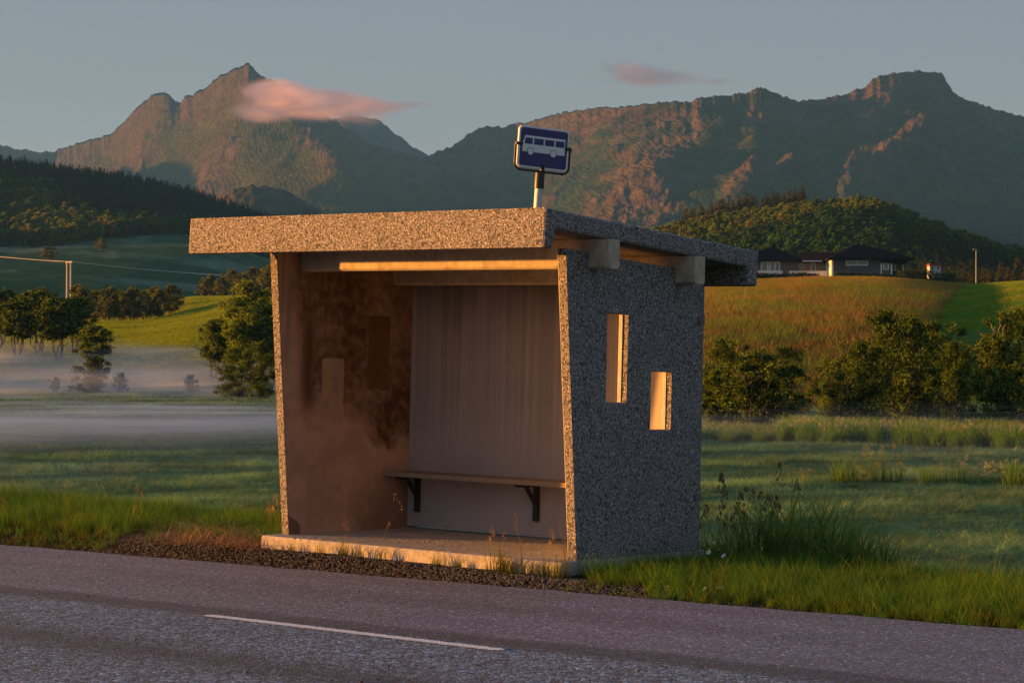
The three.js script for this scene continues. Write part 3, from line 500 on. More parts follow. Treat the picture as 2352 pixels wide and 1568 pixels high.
// a leafy tree: several stems, boughs ending in clumps of single leaves
function foliageTree(o, seed) {
  const r = rng(seed), stems = [], clumps = [], { h, w } = o;
  const nS = o.stems || 4;
  for (let i = 0; i < nS; i++) {
    const a = i / nS * 6.283 + r(), foot = V(Math.cos(a) * 0.06 * w * r(), -0.2, Math.sin(a) * 0.06 * w * r()), top = V(Math.cos(a) * w * (0.14 + 0.2 * r()), h * (0.55 + 0.3 * r()), Math.sin(a) * w * (0.14 + 0.2 * r()));
    stems.push(limb(foot, top, o.trunk * (0.7 + 0.5 * r()), o.trunk * 0.25, seed * 31 + i, 0.07));
    for (let k = 0; k < 4; k++) { const t = 0.4 + 0.55 * r(), b = foot.clone().lerp(top, t), e = b.clone().add(V((r() - 0.5) * w * 0.7, h * 0.16 * (0.2 + r()), (r() - 0.5) * w * 0.7)); stems.push(limb(b, e, o.trunk * 0.38, o.trunk * 0.1, seed * 77 + i * 9 + k, 0.1, 5)); }
  }
  const lo = o.crownLow;
  for (let i = 0; i < o.clumps; i++) { // clump centres: in an uneven crown, more of them near its surface
    const a = r() * 6.283, u = Math.pow(r(), 0.55), v = r() * 2 - 1, cy = lerp(lo, 1, 0.5), hh = (1 - lo) / 2, lob = 0.74 + 0.2 * Math.sin(a * 3 + seed) + 0.62 * n3(Math.cos(a) * 1.6 + seed, v * 1.6, Math.sin(a) * 1.6), rad = Math.sqrt(Math.max(0.03, 1 - v * v * (v > 0 ? 0.96 : 0.72))) * w / 2 * u * lob;
    clumps.push([Math.cos(a) * rad, h * (cy + hh * v * (0.88 + 0.16 * lob)) , Math.sin(a) * rad, (0.055 + 0.065 * r()) * (w + h) / 2 * (o.clumpSize || 1), r()]);
  }
  const pos = [], col = [], nor = [], idx = [], per = Math.round(o.leaves / o.clumps);
  for (const [cx, cy, cz, cr, tone] of clumps) for (let i = 0; i < per; i++) {
    let x = (r() + r() + r() - 1.5) / 1.0, y = (r() + r() + r() - 1.5) / 1.0, z = (r() + r() + r() - 1.5) / 1.0;
    const px = cx + x * cr * 1.2, py = cy + y * cr * 0.85, pz = cz + z * cr * 1.2, s = o.leaf * (0.6 + 0.8 * r());
    const a = V(r() - 0.5, (r() - 0.5) * 0.9, r() - 0.5).normalize(), b = V(r() - 0.5, r() - 0.5, r() - 0.5).cross(a).normalize(), q = pos.length / 3;
    const n = a.clone().cross(b); if (n.y < 0) n.negate();
    for (const [m, k] of [[1, 0], [0, 0.5], [-1, 0], [0, -0.5]]) { pos.push(px + (a.x * m + b.x * k) * s, py + (a.y * m + b.y * k) * s, pz + (a.z * m + b.z * k) * s); nor.push(n.x, n.y, n.z); }
    const up = 0.75 + 0.35 * clamp((py / h - lo) / (1 - lo)), t = clamp(tone * 0.7 + r() * 0.4), c = mix3(o.tones[0], o.tones[1], t); for (let k = 0; k < 4; k++) col.push(c[0], c[1], c[2]);
    idx.push(q, q + 1, q + 2, q, q + 2, q + 3);
  }
  const g = new THREE.BufferGeometry(); g.setAttribute('position', new THREE.Float32BufferAttribute(pos, 3)); g.setAttribute('normal', new THREE.Float32BufferAttribute(nor, 3)); g.setAttribute('color', new THREE.Float32BufferAttribute(col, 3)); g.setIndex(idx);
  return { crown: g, trunk: mergeGeometries(stems) };
}
const TONES = [[0.05, 0.105, 0.018], [0.17, 0.25, 0.028]], TONES_COOL = [[0.045, 0.085, 0.03], [0.10, 0.15, 0.045]], TONES_WARM = [[0.075, 0.11, 0.016], [0.18, 0.20, 0.024]];
const crownMat = leafMat({ transmission: 0.35 });
const protos = {};
function proto(kind) {
  if (protos[kind]) return protos[kind];
  const P = {
    willow: () => foliageTree({ h: 4, w: 4.2, stems: 6, trunk: 0.05, crownLow: 0.03, clumps: 120, leaves: 21000, leaf: 0.056, tones: TONES, clumpSize: 0.72 }, 11),
    willow_open: () => foliageTree({ h: 4, w: 4.4, stems: 7, trunk: 0.045, crownLow: 0.06, clumps: 95, leaves: 16000, leaf: 0.056, tones: TONES, clumpSize: 0.72 }, 23),
    willow_round: () => foliageTree({ h: 3, w: 4, stems: 6, trunk: 0.05, crownLow: 0.02, clumps: 150, leaves: 21000, leaf: 0.056, tones: TONES, clumpSize: 0.72 }, 35),
    birch: () => foliageTree({ h: 5.4, w: 4.2, stems: 5, trunk: 0.09, crownLow: 0.36, clumps: 85, leaves: 10000, leaf: 0.105, tones: TONES, clumpSize: 0.78 }, 41),
    birch_tall: () => foliageTree({ h: 7.6, w: 4.8, stems: 4, trunk: 0.11, crownLow: 0.22, clumps: 105, leaves: 14000, leaf: 0.10, tones: TONES, clumpSize: 0.66 }, 52),
    bush: () => foliageTree({ h: 2.5, w: 3.3, stems: 7, trunk: 0.035, crownLow: 0.05, clumps: 80, leaves: 8000, leaf: 0.06, tones: TONES_COOL, clumpSize: 0.8 }, 63),
    belt: () => foliageTree({ h: 5.6, w: 5.2, stems: 4, trunk: 0.07, crownLow: 0.14, clumps: 70, leaves: 3600, leaf: 0.19, tones: TONES_WARM, clumpSize: 1.05 }, 74),
  };
  return protos[kind] = P[kind]();
}
function tree(name, kind, px, d, h, w, label, cat, grp, turn = 0, lean = 0) {
  const pr = proto(kind), g = group(name), x = (px - 1176) / FX * d; g.position.set(x, groundY(x, -d) - 0.05, -d); g.rotation.y = turn;
  pr.crown.boundingBox ?? pr.crown.computeBoundingBox(); const b = pr.crown.boundingBox;
  g.scale.set(w / (b.max.x - b.min.x), h / b.max.y, w / (b.max.z - b.min.z));
  mesh('trunk', pr.trunk, barkMat, g); mesh('crown', pr.crown, crownMat, g);
  return tag(g, label, cat, grp);
}

// ---------------------------------------------------------------- far woods
function spruceGeo(seed, h, w, n, tones) {
  const r = rng(seed), pos = [], col = [], nor = [], idx = [];
  for (let i = 0; i < n; i++) {
    const t = Math.pow(r(), 0.8), a = r() * 6.283, rad = (1 - t) * w / 2 * (0.75 + 0.45 * r()), y = h * (0.06 + 0.94 * t), L = 0.14 * w + rad, ca = Math.cos(a), sa = Math.sin(a), q = pos.length / 3, drop = 0.25 * rad + 0.05, ww = 0.16 * w * (1 - 0.65 * t) + 0.02;
    pos.push(0, y + 0.1, 0, ca * L * 0.7 - sa * ww, y - drop * 0.6, sa * L * 0.7 + ca * ww, ca * L, y - drop, sa * L, ca * L * 0.7 + sa * ww, y - drop * 0.6, sa * L * 0.7 - ca * ww);
    const c = mix3(tones[0], tones[1], r()); for (let k = 0; k < 4; k++) { col.push(...c); nor.push(ca * 0.8, 0.6, sa * 0.8); } idx.push(q, q + 1, q + 2, q, q + 2, q + 3);
  }
  const q = pos.length / 3; // leader
  pos.push(-0.06, h * 0.9, 0, 0.06, h * 0.9, 0.03, 0, h * 1.06, 0); for (let k = 0; k < 3; k++) { col.push(...tones[0]); nor.push(0, 0.6, 0.8); } idx.push(q, q + 1, q + 2);
  const g = new THREE.BufferGeometry(); g.setAttribute('position', new THREE.Float32BufferAttribute(pos, 3)); g.setAttribute('normal', new THREE.Float32BufferAttribute(nor, 3)); g.setAttribute('color', new THREE.Float32BufferAttribute(col, 3)); g.setIndex(idx); return g;
}
const farCrown = (seed, tones) => foliageTree({ h: 5, w: 5, stems: 1, trunk: 0.05, crownLow: 0.02, clumps: 30, leaves: 1150, leaf: 0.27, tones, clumpSize: 1.0 }, seed).crown;
{
  const r = rng(99), dec = [], con = [];
  const tint = (a) => { const v = 0.75 + 0.5 * r(); return [a[0] * v, a[1] * v, a[2] * v]; };
  // forest on the hill at the left
  for (let i = 0; i < 9000; i++) {
    const p = -320 + r() * 1080, d = 905 + r() * 460, x = (p - 1176) / FX * d, z = -d, n = fbm(x * 0.012, z * 0.012, 3);
    const bare = p > 180 && d < 905 + 0.0 + clamp((p - 180) / 240) * 70 + 40 * n; if (bare) continue;
    const s = 0.8 + 0.5 * r();
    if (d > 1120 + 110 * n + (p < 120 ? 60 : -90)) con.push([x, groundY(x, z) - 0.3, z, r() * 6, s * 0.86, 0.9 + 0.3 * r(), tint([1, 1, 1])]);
    else if (r() < 0.75) dec.push([x, groundY(x, z) - 0.3, z, r() * 6, s * (1.0 + 0.35 * r()), 0.9 + 0.25 * r(), tint(p > 30 && p < 260 && d < 1080 ? [1.5, 1.25, 0.8] : [0.9, 0.95, 0.95])]);  // warm tint paints a sunlit patch on this part of the wood
  }
  const spr = [spruceGeo(1, 9, 4.2, 150, [[0.018, 0.030, 0.014], [0.04, 0.052, 0.02]]), spruceGeo(2, 8, 4, 140, [[0.018, 0.03, 0.014], [0.045, 0.055, 0.018]])], leafy = [farCrown(5, TONES), farCrown(6, TONES), farCrown(7, TONES_WARM)];
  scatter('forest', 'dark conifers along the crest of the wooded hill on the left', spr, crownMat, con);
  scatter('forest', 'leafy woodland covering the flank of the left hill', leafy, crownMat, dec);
  // wooded hill behind the house
  const dec2 = [], con2 = [], con3 = [];
  for (let i = 0; i < 8000; i++) {
    const p = 1380 + r() * 1400, d = 430 + r() * 360, x = (p - 1176) / FX * d, z = -d;
    if (Math.abs(p - 1900) < 40 && d > 690 && d < 735 && r() < 0.8) continue;
    const s = 0.62 + 0.4 * r();
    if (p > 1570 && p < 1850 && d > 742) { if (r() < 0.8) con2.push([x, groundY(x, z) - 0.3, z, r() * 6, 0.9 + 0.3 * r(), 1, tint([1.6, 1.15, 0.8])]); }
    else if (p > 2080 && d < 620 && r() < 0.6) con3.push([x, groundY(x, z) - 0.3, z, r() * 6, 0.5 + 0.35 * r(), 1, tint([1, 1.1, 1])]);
    else if (r() < 0.72) dec2.push([x, groundY(x, z) - 0.3, z, r() * 6, s, 0.85 + 0.25 * r(), tint(d > 680 - 60 * sstep(2000, 1500, p) ? [1.35, 1.25, 0.9] : [0.5, 0.78, 0.85])]);  // hillside shade painted as darker cooler lower trees, sunlight as warmer upper ones
  }
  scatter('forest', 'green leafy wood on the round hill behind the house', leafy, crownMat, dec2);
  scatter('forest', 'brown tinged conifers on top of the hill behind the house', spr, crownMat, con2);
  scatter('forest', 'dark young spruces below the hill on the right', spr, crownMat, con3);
  // bushes strewn on the left slope
  const single = tree('bush', 'belt', 110, 800, 5.2, 7.5, 'single round bush alone on the left hillside', 'bush'); single.rotation.y = 1;
  tree('bush', 'belt', 232, 860, 5, 6, 'pale bush at the lower edge of the left wood', 'bush');
}
// individual spruces on the right, low sunlight put into their warmer tones
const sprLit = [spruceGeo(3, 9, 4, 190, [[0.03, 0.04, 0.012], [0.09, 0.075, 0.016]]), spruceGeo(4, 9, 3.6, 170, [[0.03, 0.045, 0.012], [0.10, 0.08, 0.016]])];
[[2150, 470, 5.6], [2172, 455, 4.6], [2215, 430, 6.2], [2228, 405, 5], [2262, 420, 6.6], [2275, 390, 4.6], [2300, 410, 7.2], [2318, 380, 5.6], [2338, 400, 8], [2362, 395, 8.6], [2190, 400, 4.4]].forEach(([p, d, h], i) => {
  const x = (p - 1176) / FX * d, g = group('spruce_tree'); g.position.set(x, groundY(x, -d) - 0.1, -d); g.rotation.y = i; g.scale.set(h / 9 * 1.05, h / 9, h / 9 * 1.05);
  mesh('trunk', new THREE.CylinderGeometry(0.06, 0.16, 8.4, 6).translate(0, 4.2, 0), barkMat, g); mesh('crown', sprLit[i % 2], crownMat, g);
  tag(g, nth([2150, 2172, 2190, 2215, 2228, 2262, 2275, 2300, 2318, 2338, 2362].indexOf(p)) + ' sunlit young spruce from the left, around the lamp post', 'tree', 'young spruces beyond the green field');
});
// ---------------------------------------------------------------- trees of the left side
[[-60, 186, 5.4, 4.8], [-8, 205, 5.8, 4.6], [42, 190, 5.3, 4.6], [88, 198, 5.7, 4.9], [128, 188, 5.5, 4.4], [172, 200, 5.2, 4.2]].forEach(([p, d, h, w], i) => tree('birch_tree', 'birch', p, d, h, w, nth(i) + ' tree from the left in the bare stemmed grove above the mist', 'tree', 'trees of the grove above the mist', i * 1.7));
tree('birch_tree', 'birch', 216, 176, 3.9, 3.6, 'small crooked tree at the right end of the grove above the mist', 'tree', null, 0.6);
[[182, 352, 6.2], [214, 365, 5.4], [246, 358, 5.9], [276, 366, 5.4], [304, 360, 5.8], [332, 368, 5.3], [360, 364, 5.5], [392, 372, 5.2]].forEach(([p, d, h], i) => tree('belt_tree', 'belt', p, d, h, h * 1.05, nth(i) + ' tree from the left in the belt above the bright field', 'tree', 'tree belt above the bright field', i * 2.1));
[[-40, 395, 5], [-6, 410, 5.6], [30, 400, 4.8], [62, 415, 6], [92, 400, 6.6], [126, 418, 5.2], [150, 400, 4.4]].forEach(([p, d, h], i) => tree('belt_tree', 'belt', p, d, h, h * 1.2, nth(i) + ' tree from the left in the hazy row behind the grove', 'tree', 'trees behind the grove', i * 1.3));
[[468, 505, 4.4], [482, 520, 5.6], [510, 500, 5], [532, 528, 7], [556, 510, 6.2], [584, 516, 7.6], [612, 505, 8], [640, 520, 9]].forEach(([p, d, h], i) => tree('belt_tree', 'belt', p, d, h, h * 1.0, nth(i) + ' tree from the left at the far end of the bright field', 'tree', 'trees beyond the bright field', i * 2.7));
tree('birch_tree', 'birch_tall', 566, 165, 7.9, 5.2, 'tall leafy tree left of the shelter wall', 'tree', null, 0.4);
tree('birch_tree', 'birch_tall', 612, 172, 7.0, 4.0, 'tree crown half hidden behind the shelter wall', 'tree', null, 2.4);
tree('birch_tree', 'birch', 492, 168, 4.9, 2.6, 'small tree leaning out beside the tall leafy tree', 'tree', null, 4.0);
tree('bush', 'willow_open', 540, 138, 3.3, 3.6, 'open willow bush below the tall leafy tree', 'bush', null, 1.0);
tree('bush', 'willow', 600, 136, 3.7, 3.2, 'dense bush at the shelter wall below the tall tree', 'bush', null, 2.0);
tree('bush', 'bush', 210, 150, 2.75, 3.1, 'round bush standing in the white mist', 'bush', null, 0.2);
tree('bush', 'bush', 126, 152, 1.25, 0.95, 'tiny bush in the mist left of the round bush', 'bush', null, 1.2);
tree('bush', 'bush', 277, 151, 1.5, 1.3, 'low bush in the mist right of the round bush', 'bush', null, 2.2);
tree('bush', 'bush', 438, 152, 1.35, 1.2, 'lone small bush in the mist before the open willow', 'bush', null, 3.2);
// ---------------------------------------------------------------- trees of the right side
tree('willow', 'willow_open', 1664, 84, 3.3, 2.6, 'pale willow behind the dark round willow, beside the shelter', 'tree', null, 0.5);
tree('willow', 'willow_round', 1748, 76, 2.75, 3.7, 'dark round willow right of the shelter wall', 'tree', null, 0.9);
tree('willow', 'willow_round', 1640, 78, 2.2, 2.0, 'low willow partly behind the shelter rear edge', 'tree', null, 2.9);
tree('willow', 'willow', 1972, 77, 3.2, 2.6, 'grey green willow left of the dark gap', 'tree', null, 2.2);
tree('willow', 'willow', 2086, 80, 4.15, 3.0, 'tallest willow in the middle of the right hand thicket', 'tree', null, 3.7);
tree('willow', 'willow_open', 2010, 84, 3.0, 3.2, 'shaded willow behind the thicket front', 'tree', null, 5.2);
tree('willow', 'willow', 2196, 82, 3.2, 2.0, 'willow with dark foliage before the mown slope', 'tree', null, 0.1);
tree('willow', 'willow', 2286, 76, 3.45, 2.8, 'brownish willow below the pale dead branch', 'tree', null, 4.4);
tree('willow', 'willow_open', 2372, 79, 4.05, 3.0, 'willow cut by the right picture edge', 'tree', null, 1.6);
[[1912, 88, 2.5, 2.6, 'willow_open', 'low shaded willow in the gap right of the dark round willow'], [2140, 88, 4.0, 3.4, 'willow_open', 'open willow behind and right of the tallest willow'], [2036, 90, 4.5, 3.0, 'willow_open', 'willow top peeping over the middle of the right thicket'], [2330, 90, 4.5, 3.8, 'willow_open', 'tall willow at the rear near the right picture edge'], [1800, 92, 3.0, 3.2, 'willow_open', 'pale willow top behind the dark round willow']].forEach(([p, d, h, w, k, l], i) => tree('willow', k, p, d, h, w, l, 'tree', null, i * 1.1));
{ // pale dead branch standing out of the thicket
  const b = at(2292, 812, 76.5), g = group('dead_tree', b), pale = std({ color: rgb(0.42, 0.33, 0.26), roughness: 1 });
  mesh('trunk', limb(V(0, -0.3, 0), V(0.02, 0.45, 0), 0.026, 0.02, 3, 0.05), pale, g);
  for (const [x, y, z, i] of [[-0.26, 1.1, 0, 1], [0.1, 1.2, 0.05, 2], [0.3, 1.0, 0, 3], [-0.1, 0.95, 0.08, 4]]) mesh('branch', limb(V(0.02, 0.42, 0), V(x, y, z), 0.015, 0.005, i * 5, 0.12), pale, g);
  tag(g, 'pale dead forked trunk rising from the right hand willows', 'dead tree');
}

// ---------------------------------------------------------------- house on the rise
const DH = 318, hs = DH / FX;                                        // metres per unit of the frame at the house
const housePt = (px, py) => [(px - 1913) * hs, (642 - py) * hs];
{
  const o = at(1913, 642, DH), g = group('house', o);
  const wallM = std({ color: rgb(0.10, 0.085, 0.085), roughness: 0.9 }), wallSunPaint = std({ color: rgb(0.46, 0.31, 0.19), roughness: 0.9 }), trim = std({ color: rgb(0.75, 0.75, 0.74), roughness: 0.6 }), roofM = matte({ color: rgb(0.014, 0.011, 0.015) }), roofR = matte({ color: rgb(0.06, 0.022, 0.02) }), glass = std({ color: rgb(0.10, 0.12, 0.13), roughness: 0.08 });  // recess wall brown is brightened to stand in for sunlight on it
  const bx = (x0, x1, y0, y1, z0, z1) => { const [a, yb] = housePt(x0, y1), [b, yt] = housePt(x1, y0); return box(b - a, yt - yb, z1 - z0, (a + b) / 2, (yt + yb) / 2, (z0 + z1) / 2); };
  const hip = (x0, x1, ye, xr0, xr1, yr, z0, z1, zr0, zr1) => { // hipped roof
    const [a, e] = housePt(x0, ye), [b] = housePt(x1, ye), [c, t] = housePt(xr0, yr), [d] = housePt(xr1, yr);
    const v = [[a, e, z1], [b, e, z1], [b, e, z0], [a, e, z0], [c, t, zr1], [d, t, zr1], [d, t, zr0], [c, t, zr0], [a, e - 0.25, z1], [b, e - 0.25, z1], [b, e - 0.25, z0], [a, e - 0.25, z0]];
    const f = [[0, 1, 5, 4], [1, 2, 6, 5], [2, 3, 7, 6], [3, 0, 4, 7], [4, 5, 6, 7], [8, 9, 1, 0], [9, 10, 2, 1], [10, 11, 3, 2], [11, 8, 0, 3], [11, 10, 9, 8]], pos = [];
    for (const [i, j, k, l] of f) for (const q of [i, j, k, i, k, l]) pos.push(...v[q]);
    const gg = new THREE.BufferGeometry(); gg.setAttribute('position', new THREE.Float32BufferAttribute(pos, 3)); gg.computeVertexNormals(); return gg;
  };
  // three blocks: left, recessed middle, right that comes forward
  mesh('wall', bx(1690, 1834, 597, 646, -9, 0.2), wallM, g); mesh('wall', bx(1835, 1902, 599, 646, -9, -2.5), wallSunPaint, g); mesh('side_wall', bx(1901.2, 1902.8, 600, 646, -2.4, 4.0), std({ color: rgb(0.72, 0.68, 0.6), roughness: 0.8 }), g).userData.label = 'cream side wall of the recess'; mesh('wall', bx(1903, 2038, 595, 646, -9, 4.2), wallM, g); mesh('wall', bx(2039, 2072, 597, 646, -9, 1.4), wallM, g);
  mesh('roof', hip(1676, 1842, 597, 1782, 1788, 563, -9.6, 0.9, -4.5, -4), roofM, g);
  mesh('roof', hip(1820, 1935, 598, 1836, 1950, 574, -9.6, -1.4, -5.5, -5.2), roofR, g).userData.label = 'red brown middle roof';
  const rf = mesh('roof', hip(1893, 2088, 596, 1966, 1984, 561, -9.8, 5.0, -3, -1), roofM, g);
  mesh('porch_roof', hip(2012, 2072, 603, 2024, 2044, 592, 1.0, 4.6, 2, 3), roofM, g);
  mesh('chimney', mergeGeometries([bx(1782, 1790, 557, 570, -4.6, -4), bx(1780.5, 1791.5, 555.5, 558, -4.75, -3.85)]), roofM, g);
  mesh('fascia', bx(1815, 1902, 597.2, 599.4, -1.38, -1.3), trim, g); mesh('fascia', bx(1893, 2080, 595.2, 596.8, 5.01, 5.06), roofM, g);
  for (const [x, z] of [[1904, 4.26], [2037, 4.26], [2071, 1.46], [2014, 4.24]]) mesh('corner_board', bx(x - 1.4, x + 1.4, 597, 645, z - 0.06, z), trim, g);
  const window_ = (x0, x1, y0, y1, z, mull) => { const w = group('window'); g.add(w); const t = 1.6, bars = [bx(x0, x1, y0, y0 + t, z, z + 0.1), bx(x0, x1, y1 - t, y1, z, z + 0.1), bx(x0, x0 + t, y0 + t, y1 - t, z, z + 0.1), bx(x1 - t, x1, y0 + t, y1 - t, z, z + 0.1)]; for (const m of mull) bars.push(bx(m - 0.8, m + 0.8, y0 + t, y1 - t, z + 0.002, z + 0.098)); mesh('frame', mergeGeometries(bars), trim, w); mesh('pane', bx(x0 + t, x1 - t, y0 + t, y1 - t, z + 0.01, z + 0.04), glass, w); };
  window_(1748, 1792, 601, 625, 0.2, [1764, 1769, 1780]); window_(1934, 1984, 598, 612.5, 4.2, [1959]); window_(1841, 1852, 603, 614, -2.5, []); window_(2018, 2031, 606, 622, 4.2, []); window_(2046, 2055, 606, 622, 1.4, []);
  const dr = group('door'); g.add(dr); mesh('leaf', bx(1868, 1880, 602, 630, -2.5, -2.4), trim, dr); mesh('pane', bx(1870, 1878, 605, 624, -2.4, -2.37), glass, dr);
  mesh('downpipe', bx(2041.5, 2043, 604, 640, 4.0, 4.15), roofM, g);
  // white balcony railing, every board
  const rail = (x0, x1, z) => { const rl = group('railing'); g.add(rl); mesh('rail', mergeGeometries([bx(x0, x1, 623, 624.4, z - 0.05, z + 0.05), bx(x0, x1, 632.4, 633.6, z - 0.04, z + 0.04)]), trim, rl); const bg = bx(0, 1.9, 623.6, 634, -0.02, 0.02); bg.computeBoundingBox(); for (let x = x0; x < x1; x += 2.6) { const m = mesh('board', bg, trim, rl); m.position.set(x * hs, 0, z); } };
  rail(1738, 1793, 2.2); rail(1811, 1900, 1.2);
  tag(g, 'low dark brown house with hipped roofs on the rise', 'house');
}
{ // little cottage beyond the hedge
  const d = 400, o = at(2146, 640, d), g = group('cottage', o), k = d / FX, wht = std({ color: rgb(0.42, 0.42, 0.44) }), red = std({ color: rgb(0.22, 0.03, 0.025) }), drk = std({ color: rgb(0.03, 0.03, 0.035), roughness: 0.2 });
  mesh('wall', box(25 * k, 30 * k, 2.5, 0, 15 * k, 0), wht, g);
  const s = new THREE.Shape(); s.moveTo(-15 * k, 29 * k); s.lineTo(15 * k, 29 * k); s.lineTo(12 * k, 34 * k); s.lineTo(-12 * k, 34 * k); s.closePath(); mesh('roof', new THREE.ExtrudeGeometry(s, { depth: 3, bevelEnabled: false }).translate(0, 0, -1.5), red, g);
  for (const x of [-6, 7]) mesh('window', box(4 * k, 7 * k, 0.1, x * k, 23 * k, 1.26), drk, g);
  tag(g, 'tiny white cottage with red roof behind the hedge', 'cottage');
}
// clipped hedges round the garden
function hedge(p0, p1, d, h, depth, label, seed) {
  const r = rng(seed), x0 = (p0 - 1176) / FX * d, x1 = (p1 - 1176) / FX * d, pos = [], col = [], nor = [], idx = [], n = Math.round((x1 - x0) * 260), yb = groundY((x0 + x1) / 2, -d);
  for (let i = 0; i < n; i++) {
    const u = r(), X = lerp(x0, x1, u) - (x0 + x1) / 2, top = h * (0.82 + 0.3 * fbm(X * 0.35, seed, 1) + 0.12 * r()), Y = r() * top, Z = (r() - 0.5) * depth, s = 0.10 + 0.1 * r(), a = V(r() - 0.5, r() - 0.5, r() - 0.5).normalize(), b = V(r() - 0.5, r() - 0.5, r() - 0.5).cross(a).normalize(), q = pos.length / 3, yy = groundY(X + (x0 + x1) / 2, -d) - yb;
    const nn = a.clone().cross(b); for (const [m, k] of [[1, 0], [0, 0.6], [-1, 0], [0, -0.6]]) { pos.push(X + (a.x * m + b.x * k) * s, Y + yy + (a.y * m + b.y * k) * s, Z + (a.z * m + b.z * k) * s); nor.push(nn.x, nn.y, nn.z); }
    const c = mix3([0.022, 0.035, 0.012], [0.05, 0.06, 0.014], r()); for (let k = 0; k < 4; k++) col.push(...c); idx.push(q, q + 1, q + 2, q, q + 2, q + 3);
  }
  const g = new THREE.BufferGeometry(); g.setAttribute('position', new THREE.Float32BufferAttribute(pos, 3)); g.setAttribute('normal', new THREE.Float32BufferAttribute(nor, 3)); g.setAttribute('color', new THREE.Float32BufferAttribute(col, 3)); g.setIndex(idx);
  const m = mesh('hedge', g, crownMat); m.position.set((x0 + x1) / 2, yb, -d); return tag(m, label, 'hedge');
}
hedge(1700, 1882, 306, 1.5, 1.2, 'dark hedge before the white railing of the house', 3);
hedge(1918, 2080, 305, 1.6, 1.2, 'dark hedge along the front of the right house wing', 4);
hedge(2062, 2198, 303, 2.3, 1.6, 'tall dark hedge running right from the house', 5);
{ // street lamp on the crest
  const p = at(2243.5, 655, 288); p.y = groundY(p.x, p.z); const top = at(2243.5, 573, 288).y - p.y, g = group('lamp_post', p), m = std({ color: rgb(0.22, 0.23, 0.25), roughness: 0.6, metalness: 0.4 });
  mesh('pole', new THREE.CylinderGeometry(0.055, 0.09, top, 12).translate(0, top / 2, 0), m, g);
  mesh('lamp_head', new THREE.CapsuleGeometry(0.09, 0.42, 4, 10).rotateZ(Math.PI / 2).translate(-0.12, top + 0.02, 0), m, g);
  tag(g, 'thin grey street lamp standing on the crest right of the house', 'street lamp');
}
{ // twin pole of the power line and its wires
  const wood = std({ color: rgb(0.5, 0.42, 0.36), roughness: 1 }), d = 560, a = at(153, 600, d), b = at(165.5, 600, d), wire = std({ color: rgb(0.5, 0.43, 0.36), roughness: 0.6 });
  const g = group('power_pole', V(a.x, groundY(a.x, -d), -d)), H = a.y - g.position.y;
  for (const x of [0, b.x - a.x]) mesh('pole', new THREE.CylinderGeometry(0.2, 0.25, H, 10).translate(x, H / 2, x ? 2.2 : 0), wood, g);
  const arm = mesh('crossarm', box(b.x - a.x + 3.4, 0.16, 0.16, 0, 0, 0), wood, g); arm.position.set((b.x - a.x) / 2, H - 0.25, 1.1); arm.rotation.y = -Math.atan2(2.2, b.x - a.x);
  tag(g, 'twin wooden power poles on the shaded slope', 'power pole');
  for (const k of [0, 1, 2]) {
    const m = V((a.x + b.x) / 2 - 0.8 + 0.8 * k, a.y - 0.1, -d), l = at(-240, 556 + k * 1.5, 590), r = at(980, 640 + k * 1.5, 600), pts = [];
    for (let i = 0; i <= 12; i++) { const t = i / 12, q = l.clone().lerp(m, t); q.y -= 1.4 * 4 * t * (1 - t) * 0.5; pts.push(q); }
    for (let i = 1; i <= 16; i++) { const t = i / 16, q = m.clone().lerp(r, t); q.y -= 3.2 * 4 * t * (1 - t) * 0.5; pts.push(q); }
    tag(mesh('power_line', new THREE.TubeGeometry(new THREE.CatmullRomCurve3(pts), 90, 0.075, 5), wire), ['lowest', 'middle', 'topmost'][2 - k] + ' of the three thin wires crossing the left hillside', 'power line', 'wires of the power line');
  }
}

